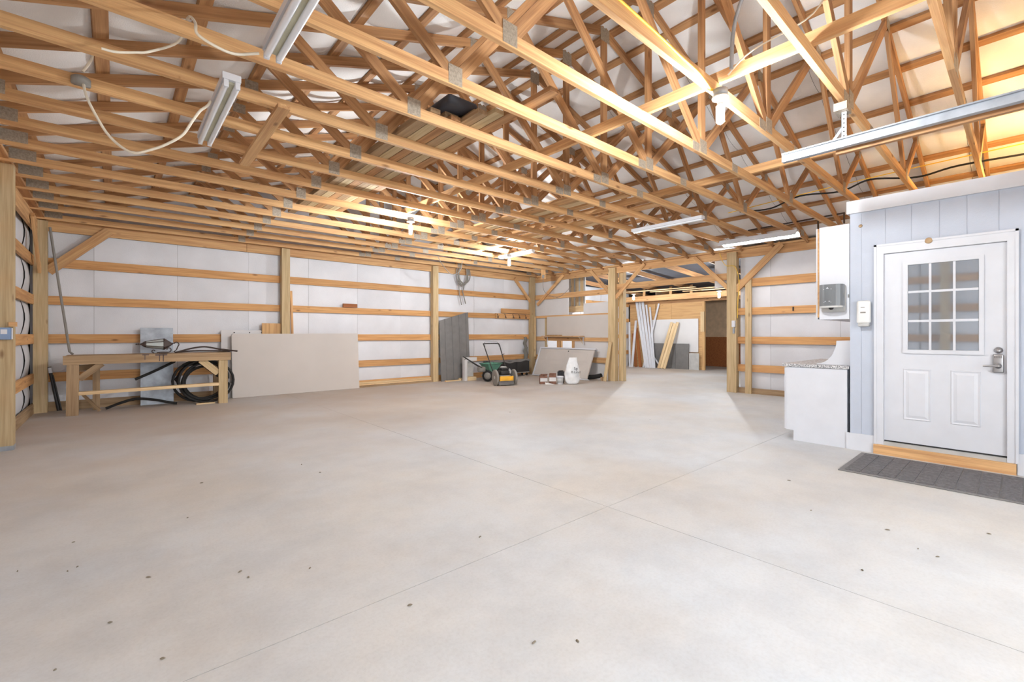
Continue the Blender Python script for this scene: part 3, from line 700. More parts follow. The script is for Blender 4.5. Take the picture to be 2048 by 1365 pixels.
MB().tube(spiral(.69, .99, .045, .018, -1.5, 3.4) , .008, 8).tube([(.693, 9.82, .945), (.60, 9.82, .945), (.53, 9.82, .94)], .010, 8).tube(spiral(.49, .968, .03, .012, -1.4, -6.4), .008, 8).build('scroll_arm', 'iron', t)
MB().rbox(.56, .68, 9.79, 9.86, .924, .955, .006, 1).build('wall_mount', 'iron', t)
hz = lambda pts, r, name, label, mat='rubber', cat='hose': tag(MB().tube(smoothpath(pts), r, 8).build(name, mat), label, cat)
hz([(.82, 9.80, .945), (1.0, 9.80, 1.0), (1.2, 9.76, 1.03), (1.4, 9.72, .99), (1.55, 9.66, .965), (1.69, 9.60, .945)], .014, 'bent_pipe', 'black bent pipe arching over the right end of the workbench', 'iron', 'pipe')
hz([(.78, 9.90, .938), (1.05, 9.90, .955), (1.35, 9.88, .95), (1.60, 9.78, .94)], .013, 'bent_pipe', 'straight dark pipe lying flat on the workbench right of the lantern', 'iron', 'pipe')
# galvanized sheet
q = MB(); q.add([(.33, 10.27, 0), (.798, 10.27, 0), (.798, 10.405, 1.372), (.33, 10.405, 1.372), (.33, 10.274, 0), (.798, 10.274, 0), (.798, 10.409, 1.372), (.33, 10.409, 1.372)], [(0, 1, 2, 3), (4, 5, 6, 7), (0, 1, 5, 4), (1, 2, 6, 5), (2, 3, 7, 6), (3, 0, 4, 7)])
tag(q.build('galvanized_sheet', 'steel'), 'galvanized metal sheet standing behind the workbench', 'metal sheet')
# hose coil
pts = []
for i in range(6 * 28):
    a = 2 * PI * i / 28; lp = i / 28.0
    R = .335 + .05 * math.sin(lp * 2.1) ; cx = 1.21 + .05 * math.sin(lp * 1.3); czz = .405 + .025 * math.cos(lp * 1.7)
    pts.append((cx + (R + .03) * math.cos(a), 9.81 + .02 * lp, max(.03, czz + R * math.sin(a))))
pts += [(1.3, 9.95, .60), (1.15, 9.96, .74), (.95, 9.97, .68), (.80, 9.98, .45), (.92, 9.98, .25)]
tag(MB().tube(pts, .021, 8).build('hose_coil', 'rubber'), 'coil of thick black hose under the right half of the workbench', 'hose')
hz([(.25, 9.95, .49), (.5, 10.0, .61), (.80, 10.06, .77)], .022, 'hose_piece', 'straight black hose piece slanting under the workbench top')
hz([(-.12, 10.0, .03), (.08, 10.0, .11), (.27, 9.98, .155), (.5, 9.97, .12), (.70, 9.95, .06), (.82, 9.94, .03)], .022, 'hose_piece', 'black hose piece arching on the floor under the workbench')
tag(MB().tube([(-.79, 10.31, 2.97), (-.56, 10.24, .97), (-.52, 10.22, .93)], .017, 8).build('leaning_pole', 'greyp'), 'thin grey pole leaning in the left corner above the workbench', 'pole')
t = thing('corner_rod', 'black rod with a white band leaning low in the left corner', 'rod', (-.70, 10.38, 0))
MB().tube([(-.80, 10.36, .73), (-.69, 10.30, .02)], .022, 8).tube([(-.76, 10.33, .60), (-.655, 10.28, .02)], .010, 8).build('rod', 'black', t)
MB().tube([(-.797, 10.36, .715), (-.785, 10.353, .63)], .025, 10).build('band', 'white', t)
tag(board('scrap_stick', (-.40, 9.95, .30), (-.19, 9.86, .02), .04, .02, 'grey_wood'), 'short scrap stick leaning under the left end of the workbench', 'stick')
tag(slab('scrap_board', 1.08, 1.36, 9.72, 9.80, .0, .02, 'pale_wood'), 'small scrap board on the floor beside the right workbench leg', 'board')
# boards against the wall
def lean(name, x0, x1, yb, yt, z1, th, mat, label, cat, z0=0, hl=None, holes=()):
    hl = hl or z1; t = MB(); dy = yt - yb
    A = [(x0, yb, z0), (x1, yb, z0), (x1, yb + dy * hl / z1, hl), (x0, yb + dy, z1)]
    t.add(A + [(a, b + th, c) for a, b, c in A], [(0, 1, 2, 3), (4, 5, 6, 7), (0, 1, 5, 4), (1, 2, 6, 5), (2, 3, 7, 6), (3, 0, 4, 7)])
    o = t.build(name, mat); tag(o, label, cat); return o
wbd = lean('perforated_board', 1.557, 2.36, 10.37, 10.43, 1.335, .012, 'white_mat', 'white perforated board standing behind the large drywall sheet', 'board')
for x in (1.78, 2.05, 2.27): 
    MB().lathe([(.011, 0), (.011, .003)], 10, Matrix.Translation((x, 10.426, 1.29)) @ Matrix.Rotation(PI / 2, 4, 'X')).build('hole', 'black', wbd)
t = thing('drywall_sheet', 'large grey drywall sheet leaning beside the workbench', 'drywall', (2.97, 10.27, 0))
a, b, th = (1.715, 10.265), (4.255, 10.255), .0
ang = math.atan2(.10, 1.27)
XF = Matrix.Translation((1.715, 10.21, .004)) @ Matrix.Rotation(-ang, 4, 'X')
MB(XF).prism([(0, 0), (2.54, 0), (2.54, 1.275), (.03, 1.262), (0, 1.24)], 0, .013, 'xz').build('board_face', 'drywall', t)
MB(XF).prism([(-.004, 0), (-.0005, 0), (-.0005, 1.24), (.03, 1.2655), (.03, 1.27), (-.004, 1.245)], 0, .013, 'xz').build('edge_tape', 'dark', t)
tag(slab('plywood_scrap', 2.27, 2.625, 10.40, 10.415, 1.05, 1.485, 'ply'), 'small plywood scrap left of the middle wall post', 'plywood')
t_ = board('leaning_strip', (2.90, 10.445, .02), (2.84, 10.449, 2.19), .045, .035, 'fir', wdir=(1, 0, 0)); tag(t_, 'narrow wood strip leaning right of the middle wall post', 'strip')
for i, (x0, x1, z0, yb) in enumerate(((4.28, 6.30, 0, 10.36), (4.28, 6.28, .04, 10.37), (4.28, 6.30, .08, 10.40), (4.26, 6.27, .0, 10.30))):
    tag(slab('floor_lath', x0, x1, yb, yb + .06, z0, z0 + .036, 'pale_wood' if i < 3 else 'grey_wood'), ['bottom', 'middle', 'top', 'foremost'][i] + ' wooden lath lying along the foot of the back wall', 'lath', 'laths along the back wall')
# dark steel panel
t = thing('steel_sheet', 'charcoal ribbed steel panel with slanted top leaning right of a wall post', 'panel', (7.0, 10.25, 0))
XF = Matrix.Translation((6.50, 10.235, 0)) @ Matrix.Rotation(-math.atan2(.12, 1.8), 4, 'X')
MB(XF).prism([(0, 0), (.95, .02), (.955, 1.88), (.93, 1.88), (0, 1.625)], 0, .012, 'xz').build('sheet', 'dark', t)
for x in (.17, .40, .63, .86): MB(XF).prism([(x, .01), (x + .02, .01), (x + .02, 1.625 + x * .27), (x, 1.62 + x * .27)], -.010, -.0005, 'xz').build('rib', 'dark', t)
tag(slab('floor_scrap', 6.55, 7.02, 10.08, 10.15, 0, .03, 'pale_wood'), 'pale scrap lath on the floor under the charcoal panel', 'scrap')
tag(slab('floor_scrap', 7.02, 7.12, 10.16, 10.22, 0, .06, 'pale_wood'), 'small pale offcut between the charcoal panel and white stand', 'scrap')
# white stand
t = thing('white_stand', 'white bracket-shaped wooden stand beside the charcoal panel', 'stand', (7.2, 10.0, 0))
MB().box(7.05, 7.14, 9.95, 10.05, .0, .63).build('upright', 'white_mat', t); MB().box(7.141, 7.46, 9.95, 10.05, .53, .63).build('top_rail', 'white_mat', t); MB().box(7.141, 7.42, 9.92, 10.05, .0, .10).build('bottom_rail', 'pale_wood', t)
MB().box(7.14, 7.40, 10.03, 10.05, .10, .53).build('back_panel', 'lightgrey', t)

# spreader
t = thing('lawn_spreader', 'green push lawn spreader with black wheels behind the mower', 'spreader', (7.60, 9.63, 0))
T_ = Matrix.Translation((7.65, 9.58, 0))
hp = MB()
for (z, sx, sy, z2, tx, ty) in ((.25, .10, .10, .47, .24, .19),):
    A = [(-sx, -sy, z), (sx, -sy, z), (sx, sy, z), (-sx, sy, z)]; B = [(-tx, -ty, z2), (tx, -ty, z2), (tx, ty, z2), (-tx, ty, z2)]
    hp.add([T_ @ Vector(v) for v in A + B], [(0, 1, 2, 3)] + [(i, (i + 1) % 4, 4 + (i + 1) % 4, 4 + i) for i in range(4)])
    hp.add([T_ @ Vector((x * .93, y * .93, z_ - (.0 if z_ > .4 else -.02))) for x, y, z_ in A + B], [(0, 1, 2, 3)] + [(i, (i + 1) % 4, 4 + (i + 1) % 4, 4 + i) for i in range(4)])
hp.build('hopper', 'green', t)
rim = [(-.245, -.195, .47), (.245, -.195, .47), (.245, .195, .47), (-.245, .195, .47)]
MB(T_).tube(rim, .012, 6, closed=True).build('hopper_rim', 'green', t)
for s in (-1, 1):
    m_ = T_ @ Matrix.Translation((s * .0, 0, .15)) @ Matrix.Rotation(.6, 4, 'Z') @ Matrix.Translation((s * .26, 0, 0)) @ Matrix.Rotation(PI / 2, 4, 'Y')
    wv = MB().lathe([(.10, -.03), (.14, -.028), (.152, -.015), (.152, .015), (.14, .028), (.10, .03)], 24, m_).build('wheel', 'rubber', t)
    MB().lathe([(.03, -.034), (.095, -.031), (.095, .031), (.03, .034)], 16, m_).build('hub', 'greyp', wv)
MB().tube([(7.44, 9.73, .15), (7.86, 9.43, .15)], .012).build('axle', 'steel', t)
MB(T_).box(-.14, .10, -.12, .08, .17, .25).build('gear_housing', 'greyp', t)
MB().tube([(7.47, 9.49, .28), (7.05, 9.40, .46), (6.63, 9.31, .66), (6.75, 9.59, .68), (7.15, 9.68, .48), (7.59, 9.75, .26)], .013, 8).build('handle', 'black', t)
MB().rbox(7.19, 7.37, 9.43, 9.59, .26, .40, .03, 2).build('control_box', 'greyp', t)
MB().tube([(6.85, 9.60, .645), (6.78, 9.56, .60)], .008, 6).build('lever', 'black', t)

# wheeled trimmer mower
RB = Vector((.3, .954, 0)); RR = Vector((.954, -.3, 0))
XM = Matrix(((RR.x, -RB.x, 0, 7.22), (RR.y, -RB.y, 0, 8.50), (0, 0, 1, 0), (0, 0, 0, 1)))   # x right, y to the front
t = thing('trimmer_mower', 'yellow and black wheeled trimmer mower standing on the concrete', 'mower', (7.22, 8.5, 0))
MB(XM).rbox(-.19, .17, .15, .19, .11, .235, .012, 2).build('front_plate', 'yellow', t)
MB(XM).box(-.185, .165, .192, .194, .112, .125).build('plate_edge', 'dark', t)
MB(XM).rbox(-.20, .19, -.22, .148, .06, .115, .015, 2).prism([(-.205, .02), (.185, .02), (.185, .105), (-.205, .105)], .150, .165, 'xz').build('deck', 'dark', t)
MB(XM).rbox(-.15, .13, -.17, .13, .116, .25, .02, 2).build('deck_top', 'greyp', t)
MB(XM).rbox(-.13, .11, -.15, .10, .25, .37, .03, 2).build('engine', 'black', t)
MB(XM).rbox(-.11, .10, -.13, .08, .371, .435, .03, 3).build('engine_shroud', 'black', t)
MB(XM).lathe([(.085, 0), (.085, .014), (.06, .022)], 20, Matrix.Translation((-.01, -.03, .436))).build('recoil_cover', 'lightgrey', t)
MB(XM).rbox(.112, .17, -.10, .04, .28, .36, .012, 2).tube([(.13, -.02, .36), (.15, -.02, .40), (.18, -.02, .34)], .012).build('carburetor', 'lightgrey', t)
for s in (-1, 1):
    m_ = Matrix.Translation((s * .245, .02, .195)) @ Matrix.Rotation(PI / 2, 4, 'Y')
    wv = MB(XM).lathe([(.155, -.022), (.185, -.024), (.195, -.012), (.195, .012), (.185, .024), (.155, .022)], 32, m_).build('wheel', 'greyp', t)
    MB(XM).lathe([(.025, -.03), (.05, -.018), (.155, -.014), (.155, .014), (.05, .018), (.025, .03)], 24, m_).build('hub', 'lightgrey', wv)
MB(XM).rbox(.275, .40, -.22, -.06, .10, .24, .02, 2).build('discharge_guard', 'greyp', t)
MB(XM).tube(smoothpath([(-.19, -.18, .24), (-.20, -.36, .42), (-.23, -.72, .86), (-.235, -.83, .985), (-.20, -.865, 1.01), (.16, -.865, 1.01), (.20, -.83, .985), (.20, -.72, .86), (.185, -.36, .42), (.17, -.18, .24)], 4), .0135, 10).build('handle', 'black', t)
MB(XM).tube(smoothpath([(-.21, -.80, .91), (-.20, -.86, 1.03), (-.17, -.88, 1.055), (.13, -.88, 1.055), (.17, -.86, 1.03), (.19, -.80, .92)], 4), .005, 6).build('brake_bail', 'dark', t)
MB(XM).tube([(.19, -.60, .72), (.25, -.60, .75)], .009, 6).build('throttle_lever', 'black', t)
# black chest on castors
t = thing('black_chest', 'long black chest on castors against the back wall behind the mower', 'chest', (8.7, 10.15, 0))
MB().rbox(7.95, 9.50, 10.0, 10.31, .095, .47, .012, 2).build('body', 'black', t)
q = MB(); q.grid(lambda i, j: (7.93 + 1.59 * i, 9.985 + .34 * j, .485 + .02 * math.sin(i * 9) * (1 - j) + .012 * math.sin(i * 23)), 40, 4); q.grid(lambda i, j: (7.93 + 1.59 * i, 9.984 - .004 * math.sin(i * 30), .485 + .02 * math.sin(i * 9) + .012 * math.sin(i * 23) - .05 * j), 40, 2); q.build('cover', 'dark', t)
for x in (8.02, 9.43):
    for y in (10.05, 10.26): MB().lathe([(.035, -.015), (.045, -.008), (.045, .008), (.035, .015)], 14, Matrix.Translation((x, y, .047)) @ Matrix.Rotation(PI / 2, 4, 'X')).build('castor', 'rubber', t)
for x in (8.45, 8.98): MB().box(x, x + .012, 9.992, 9.9995, .11, .45).build('panel_seam', 'rubber', t)
MB().box(7.96, 9.49, 9.985, 9.999, .10, .125).build('base_rail', 'greyp', t)

# door leaning on its side
t = thing('panel_door', 'white six panel door in its frame lying on its side against the right wall', 'door', (9.75, 8.9, 0))
e1 = Vector((0, -1, 0)); e2 = Vector((.36, 0, .84)).normalized(); e3 = e1.cross(e2)   # faces the room
if e3.x > 0: e3 = -e3
XD = Matrix(((e1.x, e2.x, e3.x, 9.60), (e1.y, e2.y, e3.y, 9.98), (e1.z, e2.z, e3.z, .01), (0, 0, 0, 1)))
MB(XD).box(.055, 2.12, .04, .875, -.035, 0).build('door_slab', 'drywall', t)
fr = MB(XD); fr.box(0, .05, 0, .925, -.09, .012).box(.05, 2.16, .885, .925, -.09, .012).box(.05, 2.16, 0, .03, -.09, .012); fr.build('door_frame', 'white', t)
for (a0, a1) in ((.17, .40), (.50, 1.15), (1.25, 1.98)):
    for (b0, b1) in ((.14, .41), (.51, .78)):
        MB(XD).box(a0, a1, b0, b1, .0005, .004).box(a0 + .03, a1 - .03, b0 + .03, b1 - .03, .004, .009).build('raised_panel', 'drywall', t)
MB(XD).lathe([(.018, 0), (.018, .004)], 12, Matrix.Translation((1.19, .82, .001))).build('bore_hole', 'black', t)
# sack, bucket, cartons
t = thing('white_sack', 'full white sack with dark lettering in front of the leaning door', 'sack', (8.66, 7.55, 0))
def sack(i, j):
    a = 2 * PI * i; z = .66 * j
    wdt = .185 * (.86 + .14 * min(1, z / .12)) * (1 if z < .28 else 1 - .50 * ((z - .28) / .38) ** 1.1)
    dp = .13 * (1 if z < .3 else max(.05, 1 - .95 * ((z - .3) / .36) ** 1.2))
    if j == 0: wdt *= .8; dp *= .8
    c, s = math.cos(a), math.sin(a)
    k = 1 + .05 * math.sin(5 * a + z * 22) + .03 * math.sin(3 * a - z * 31)
    ex = lambda v: math.copysign(abs(v) ** .75, v)
    x, y = wdt * ex(c) * k + .05 * max(0, z - .3) , dp * ex(s) * k
    return Vector((8.66, 7.55, 0)) + Vector((.751, -.66, 0)) * x + Vector((.66, .751, 0)) * y + Vector((0, 0, z + .01))
q = MB().grid(sack, 40, 26); q.add([sack(i / 40, 0) for i in range(40)], [tuple(range(40))]); q.build('sack_body', 'bag', t)
TX = lambda dx, z, dep: Matrix.Translation(Vector((8.66, 7.55, z)) + Vector((.751, -.66, 0)) * dx - Vector((.66, .751, 0)) * dep) @ Matrix(((.751, 0, -.66, 0), (-.66, 0, -.751, 0), (0, 1, 0, 0), (0, 0, 0, 1))) 
text('Sp', .10, TX(.07, .37, .150), 'ink', t); text('B.Land', .085, TX(.07, .285, .160), 'ink', t)
t = thing('white_bucket', 'small white tub with grey label left of the white sack', 'bucket', (8.40, 7.72, 0))
T_ = Matrix.Translation((8.40, 7.72, 0))
MB().lathe([(.065, 0), (.07, .005), (.08, .19)], 24, T_).build('tub', 'white', t); MB().lathe([(.086, .16), (.087, .2), (.08, .206)], 24, T_).build('lid', 'white', t)
MB().lathe([(.0725, .04), (.0795, .15)], 24, T_).build('paper_label', 'lightgrey', t)
t = thing('black_tin', 'black tin standing behind the small white tub', 'tin', (8.62, 7.91, 0))
MB().rbox(8.55, 8.70, 7.84, 7.96, 0, .30, .01, 2).build('tin_body', 'ink', t); MB().rbox(8.57, 8.68, 7.86, 7.94, .30, .325, .006, 1).build('tin_lid', 'black', t)
def carton(x, y, wd, dp, h, ang, name, label):
    t = thing(name, label, 'carton', (x, y, 0)); R_ = Matrix.Translation((x, y, 0)) @ Matrix.Rotation(ang, 4, 'Z')
    MB(R_).box(-wd / 2, wd / 2, -dp / 2, dp / 2, 0, h).build('box', 'brown', t)
    MB(R_).box(-wd / 2 - .001, wd / 2 + .001, -dp / 2 - .002, -dp / 2 - .0005, h * .3, h * .7).build('printed_band', 'white_mat', t)
    MB(R_).add([(-wd / 2, -dp / 2, h), (wd / 2, -dp / 2, h), (wd / 2, -dp / 2 - .03, h + .04), (-wd / 2, -dp / 2 - .03, h + .04)], [(0, 1, 2, 3)]).build('flap', 'brown', t)
carton(8.31, 7.90, .17, .14, .24, -.75, 'brown_carton', 'brown printed carton beside the small white tub'); carton(8.14, 8.06, .18, .14, .22, -.6, 'brown_carton', 'leftmost brown carton with torn white front by the sack')
tag(MB().grid(lambda i, j: (8.02 + .2 * i + .05 * j, 7.87 - .15 * i + .06 * j, .004 + .05 * j * (1 - i)), 4, 3).build('torn_paper', 'cream'), 'torn pale paper on the floor in front of the leftmost carton', 'paper')
# right wall odds
tag(MB().tube(smoothpath([(9.78, 8.05, .07), (9.86, 7.8, .09), (9.88, 7.58, .14)]), .06, 14).build('flex_pipe', 'rubber'), 'black corrugated pipe behind the lower end of the leaning door', 'pipe')
tag(board('leaning_plank', (9.82, 7.42, 0), (9.96, 7.33, 1.05), .09, .035, 'treated', wdir=(0, 1, 0)), 'short plank leaning against the double post', 'plank')
tag(slab('offcut_block', 9.82, 9.96, 7.48, 7.56, 0, .10, 'grey_wood'), 'small wood offcut on the floor by the double post', 'offcut')
t = thing('wall_shelf', 'narrow wooden shelf with white brackets below the grey panel on the right wall', 'shelf', (9.95, 9.0, 1.17))
slab('shelf_board', 9.84, 10.055, 8.30, 9.82, 1.19, 1.21, 'ply', t)
for y in (8.33, 9.75):
    MB().box(9.84, 10.05, y, y + .02, 1.17, 1.189).box(10.03, 10.05, y, y + .02, .94, 1.17).build('bracket', 'white', t)
    MB().tube([(9.86, y + .01, 1.172), (10.035, y + .01, .98)], .008, 6).build('bracket_strut', 'pale_wood', t)
tag(MB().tube([(9.92, 9.72, 1.229), (9.92, 9.05, 1.229)], .017, 10).build('dark_rod', 'grey_wood'), 'dark round rod lying on the narrow wall shelf', 'rod')
# gloves hanging at the corner post
t = thing('hanging_gloves', 'pair of grey work gloves hanging on the far corner post', 'gloves', (9.7, 10.28, .46))
def rag(cx, z0, z1, wd, ph): return lambda i, j: (cx + wd * (.35 + .65 * math.sin(PI * (.15 + .8 * j))) * math.cos(2 * PI * i) + .02 * math.sin(j * 9 + ph), 10.40 + .045 * math.sin(2 * PI * i), z1 + (z0 - z1) * j)
MB().grid(rag(9.70, .80, 1.165, .07, 0), 16, 12).build('glove', 'glove', t); MB().grid(rag(9.72, .46, .86, .085, 2), 16, 12).build('glove', 'glove', t)
MB().tube([(9.70, 10.47, 1.17), (9.70, 10.39, 1.16), (9.70, 10.385, 1.19)], .006, 6).build('nail_hook', 'iron', t)
for i in range(3): MB().tube([(9.66 + .05 * i, 10.38, .54), (9.655 + .055 * i, 10.38, .46)], .018, 8).build('finger', 'glove', t)
# hooks on the nailer
for i, x in enumerate((8.56, 8.86, 9.18, 9.43, 9.70)):
    tag(MB().tube(smoothpath([(x, 10.415, 1.87), (x, 10.39, 1.85), (x, 10.375, 1.80), (x - .02, 10.37, 1.755), (x + .0, 10.36, 1.80), (x + .025, 10.37, 1.75)], 4), .009, 6).build('tool_hook', 'iron'), 'dark steel hook on the girt by the far corner, %s from the left' % ['first', 'second', 'third', 'fourth', 'fifth'][i], 'hook', 'hooks on the corner girt')
# cable coil on the header
pts = []
for i in range(4 * 26):
    a = 2 * PI * i / 26; lp = i / 26; pts.append((7.27 + (.17 + .03 * math.sin(lp * 2)) * math.cos(a) + .03 * math.sin(lp * 1.5), 10.30 + .012 * lp, 2.93 + (.24 + .02 * lp) * math.sin(a)))
pts += [(7.35, 10.37, 2.7), (7.28, 10.37, 2.45), (7.38, 10.37, 2.12)]
tag(MB().tube(pts, .016, 6).tube(smoothpath([(7.15, 10.38, 2.75), (7.18, 10.38, 2.4), (7.25, 10.38, 2.08)]), .014, 6).build('cable_coil', 'greyp'), 'coil of grey cable hanging on the back header right of a post', 'cable')
hz([(5.75, 9.2, 3.10), (5.85, 9.2, 2.95), (6.12, 9.2, 2.72), (6.38, 9.2, 2.82), (6.45, 9.2, 3.08)], .008, 'drop_wire', 'thin wire loop hanging from the far trusses left of the cable coil', 'greyp', 'wire')
t = thing('socket_block', 'wood block with a grey socket hanging under the far corner trusses', 'socket', (9.1, 9.0, 2.82))
slab('block', 9.0, 9.03, 8.85, 9.0, 2.80, 3.14, 'fir', t); MB().rbox(8.965, 8.999, 8.86, 8.93, 2.83, 2.92, .008, 2).build('socket', 'greyp', t); MB().tube(smoothpath([(8.98, 8.9, 2.83), (9.1, 8.95, 2.45), (9.3, 8.6, 2.3), (9.5, 8.3, 2.6)]), .006, 6).build('wire', 'dark', t)

# ---- electrics
t = thing('switch_box', 'blue switch box with white toggle plate on the nearest left post', 'switch', (-.87, 7.2, 1.19))
MB().rbox(-.935, -.838, 7.165, 7.219, 1.195, 1.325, .006, 1).build('box', 'blue', t); MB().box(-.915, -.868, 7.160, 7.1645, 1.255, 1.305).build('toggle_plate', 'white', t); MB().box(-.8375, -.832, 7.165, 7.219, 1.20, 1.32).build('side_plate', 'white', t)
tag(slab('wood_shim', -.86, -.80, 7.18, 7.218, 1.335, 1.385, 'fir'), 'small wood shim nailed above the blue switch box', 'shim')
t = thing('outlet_box', 'white outlet box with grey conduit fitting on the treated post by the opening', 'outlet', (9.98, 4.1, 1.2))
MB().rbox(9.955, 9.999, 4.10, 4.17, 1.41, 1.55, .004, 1).build('box', 'white', t); MB().rbox(9.965, 9.999, 4.115, 4.155, 1.27, 1.385, .006, 1).build('conduit_fitting', 'steel', t); MB().tube([(9.985, 4.13, 1.41), (9.985, 4.13, 1.38)], .01).build('nipple', 'steel', t)
jb = (-.19, 4.55, 3.12)
t = thing('junction_box', 'round grey junction box on a truss chord at upper left', 'junction box', jb)
MB().lathe([(.055, -.045), (.055, .0), (.04, .012)], 14, Matrix.Translation(jb)).build('box', 'greyp', t)
hz([(-.18, 4.54, 3.17), (-.13, 4.55, 3.30), (-.15, 4.6, 3.42)], .009, 'power_cable', 'short white cord rising from the junction box at upper left', 'cord', 'cord')
hz([(-.175, 4.52, 3.07), (-.166, 4.49, 3.01), (-.144, 4.474, 2.932), (-.093, 4.437, 2.808), (-.044, 4.401, 2.709), (.024, 4.351, 2.625), (.101, 4.296, 2.578), (.19, 4.233, 2.604), (.279, 4.169, 2.649), (.371, 4.104, 2.724), (.427, 4.064, 2.831), (.47, 4.035, 2.908), (.512, 4.005, 2.948), (.531, 3.985, 2.985)], .009, 'power_cable', 'white cord looping from the junction box to the strip light', 'cord', 'cord')
hz([(-.065, 3.75, 3.011), (.002, 3.75, 3.017), (.093, 3.75, 3.052), (.168, 3.75, 3.089), (.312, 3.70, 3.19), (.335, 3.4, 3.2), (.345, 3.16, 3.05), (.351, 3.12, 2.968), (.436, 3.12, 2.935), (.537, 3.12, 2.93), (.66, 3.10, 2.975)], .008, 'power_cable', 'white cord along the chords to the nearest strip light', 'cord', 'cord')
hz([(2.0, 1.53, 3.172), (2.5, 1.53, 3.15), (2.85, 1.528, 3.12), (3.1, 1.525, 3.10), (3.27, 1.52, 3.05), (3.31, 1.49, 3.05)], .008, 'yellow_cable', 'yellow cable along the chord to the nearest bare bulb', 'ycable', 'cable')
hz([(2.95, .9, 4.3), (3.05, 1.05, 3.8), (3.3, 1.35, 3.5), (3.34, 1.4, 3.17)], .014, 'grey_conduit', 'pair of pale conduits coming down to the nearest bare bulb', 'steel', 'conduit')
hz([(3.9, .9, 3.9), (3.75, 1.0, 3.55), (3.45, 1.3, 3.3), (3.40, 1.45, 3.17)], .006, 'power_cable', 'thin white cord beside the pale conduits', 'cord', 'cord')
hz([(7.6, 3.05, 3.24), (7.6, 2.6, 3.2), (7.6, 2.2, 3.30), (7.6, 1.7, 3.25), (7.6, 1.37, 3.33), (7.6, .9, 3.24), (7.6, .51, 3.28), (7.6, -.2, 3.25)], .012, 'black_cable', 'black cable draped along the right truss webs', 'rubber', 'cable')
hz([(7.75, 3.3, 3.30), (7.75, 2.2, 3.36), (7.75, 1.2, 3.40), (7.75, .2, 3.42), (7.75, -.6, 3.43)], .007, 'yellow_cable', 'yellow cable strung above the office through the truss webs', 'ycable', 'cable')
tag(MB().tube([(9.35, 3.6, 3.30), (9.35, 2.03, 3.33)], .014).tube([(9.35, 2.04, 3.33), (9.35, 2.04, 3.15)], .014).tube([(9.35, 2.42, 3.33), (9.35, 2.42, 2.93)], .014).build('steel_pipe', 'iron'), 'dark steel pipe under the eave behind the wall cabinet', 'pipe')
hz([(9.9, 4.4, 3.03), (9.93, 4.35, 2.85), (9.95, 4.27, 2.74), (9.96, 4.1, 2.70), (9.97, 4.02, 2.4), (9.99, 4.05, 2.0), (9.99, 4.06, 1.6)], .007, 'yellow_cable', 'yellow cable running down beside the treated post', 'ycable', 'cable')
tag(MB().tube([(10.07, 3.03, 1.80), (10.066, 3.03, 1.72)], .012, 8).build('padlock', 'black'), 'small black padlock hanging on the girt right of the treated post', 'padlock')

# ================================================================ LEAN-TO contents
for i, (yb, yt, zt, wd) in enumerate(((10.28, 10.42, 1.75, .07), (9.95, 10.12, 1.80, .09), (9.60, 10.12, 2.72, .10), (9.52, 9.98, 2.68, .09), (9.42, 9.85, 2.72, .10), (9.34, 9.66, 2.40, .07), (9.30, 9.50, 2.30, .06), (9.80, 9.12, 2.42, .06), (9.05, 9.45, .55, .05))):
    tag(board('trim_strip', (14.92 + .05 * i * .5, yb - .2 + (.25 if i == 1 else 0), .0), (15.40, yt, zt), wd, .025, 'white', wdir=(0, 1, 0)), 'white trim strip leaning in the lean-to, %s from the left' % ['first', 'second', 'third', 'fourth', 'fifth', 'sixth', 'seventh', 'eighth', 'ninth'][i], 'trim strip', 'white trim strips in the lean-to')
for i, (yb, yt, zt) in enumerate(((10.05, 10.25, 1.3), (9.85, 10.12, 1.5))):
    tag(board('old_board', (15.15, yb - .1, 0), (15.42, yt, zt), .12, .02, 'redply', wdir=(0, 1, 0)), ['reddish old board leaning behind the white trim strips', 'second reddish old board nearer the plywood wall'][i], 'board')
lx = lambda name, y0, y1, z0, z1, x, mat, label, cat: tag(MB().box(x, x + .02, y0, y1, z0, z1).build(name, mat), label, cat)
lx('white_sheet', 7.62, 9.50, .62, 1.815, 15.45, 'white_mat', 'white board fixed on the plywood wall in the lean-to', 'board')
t = thing('grey_sheet', 'dark grey panel leaning under the white board in the lean-to', 'panel', (15.4, 8.6, 0))
MB().box(15.37, 15.39, 8.45, 9.34, 0, .92).build('panel_half', 'dark', t); MB().box(15.37, 15.39, 7.93, 8.44, 0, .92).build('panel_half', 'dark', t)
lx('concrete_board', 7.56, 7.92, 0, .59, 15.38, 'lightgrey', 'small grey board with a ring mark at the end of the plywood wall', 'board')
for i in range(3): tag(board('leaning_board', (15.0, 8.90 - .115 * i, .012), (15.34, 8.56 - .115 * i, 1.70 - .04 * (i % 2)), .10, .03, 'pale_wood', wdir=(0, 1, 0)), ['left', 'middle', 'right'][i] + ' pale board of three leaning on the dark grey panel', 'board', 'pale boards in the lean-to')
for i in range(9):
    y0 = 4.6 + .40 * i; a = random.uniform(-.2, .2)
    tag(board('stored_lath', (14.0 + .13 * (i % 3), y0, 2.664 + .02 * i), (14.08 + .13 * (i % 3) + a * .5, y0 + 2.2, 2.664 + .02 * i), .12, .02, 'pale_wood', wdir=(1, 0, 0)), 'pale lath stored on the lean-to beam, %s from the right' % ['first', 'second', 'third', 'fourth', 'fifth', 'sixth', 'seventh', 'eighth', 'ninth'][i], 'lath', 'laths on the lean-to beam')
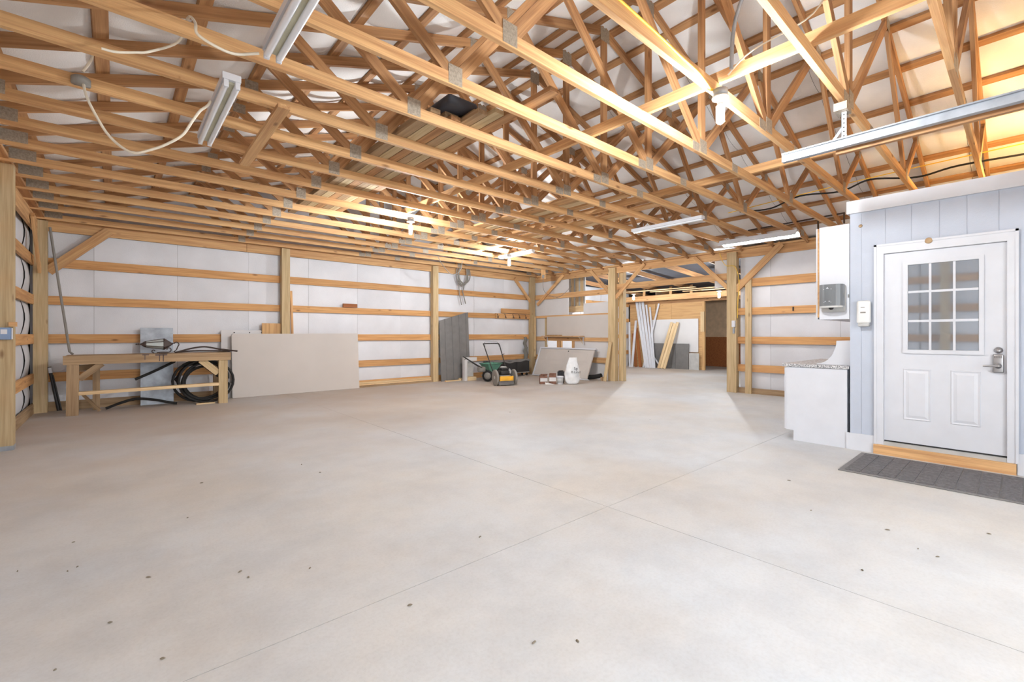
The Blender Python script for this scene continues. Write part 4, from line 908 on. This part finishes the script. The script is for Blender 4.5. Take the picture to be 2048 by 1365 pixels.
for i in range(11):
    tag(slab('siding_strip', 10.86, 10.90, 8.95 + i * .065, 8.95 + i * .065 + .058, 2.14, 3.04, 'pale_wood' if i % 3 else 'lightgrey'), 'upright pale siding strip behind the right wall, %s from the right' % ['first', 'second', 'third', 'fourth', 'fifth', 'sixth', 'seventh', 'eighth', 'ninth', 'tenth', 'eleventh'][i], 'strip', 'upright siding strips')
t = thing('storage_rack', 'rough timber rack carrying the siding strips behind the right wall', 'rack', (10.9, 9.4, 0))
for y in (8.95, 9.9): slab('leg', 10.8, 10.89, y, y + .09, 0, 1.82, 'fir', t)
slab('rail', 10.75, 11.1, 8.9, 10.0, 1.822, 1.86, 'fir', t)
tag(MB().box(10.76, 11.0, 9.38, 9.98, 1.862, 1.955).build('white_box', 'white'), 'flat white box on the rack under the timber', 'box')
tag(slab('timber', 10.76, 10.9, 8.88, 9.98, 1.958, 2.137, 'pale_wood'), 'pale squared timber lying on the rack', 'timber')
lx('white_bin', 9.0, 9.5, 0, 1.05, 11.6, 'white', 'tall white panel standing in the lean-to behind the shelf', 'panel')
# debris chips on the slab
dbr = [(.368, 3.763), (.513, 2.635), (.779, 2.52), (.127, 2.974), (-.19, 3.331), (-.154, 3.36), (1.341, 4.586), (1.389, 4.21), (-.169, 2.381), (.136, 2.192), (-.018, 2.616), (1.412, 1.202), (1.273, 1.313), (4.324, 1.332), (3.705, 1.002), (3.509, .411), (4.106, .149), (3.703, .58), (2.969, .568), (1.019, 1.872), (1.688, 2.219), (.543, 4.57), (4.766, 5.47), (5.889, 3.632), (-.19, 3.772), (-.388, 3.505), (.492, 2.726), (3.465, .324)]
for i, (x, y) in enumerate(dbr):
    r = random.uniform(.004, .009); a = random.uniform(0, 6.28)
    q = MB(Matrix.Translation((x, y, .0005)) @ Matrix.Rotation(a, 4, 'Z')); e = random.uniform(1.1, 2.2)
    q.lathe([(r * .6, 0), (r, .002), (r * .5, .006)], 6, Matrix.Diagonal((e, .7, 1, 1)), smooth=False)
    tag(q.build('debris_chip', 'leaf'), 'small dry debris chip lying on the concrete floor', 'debris', 'debris chips on the floor')
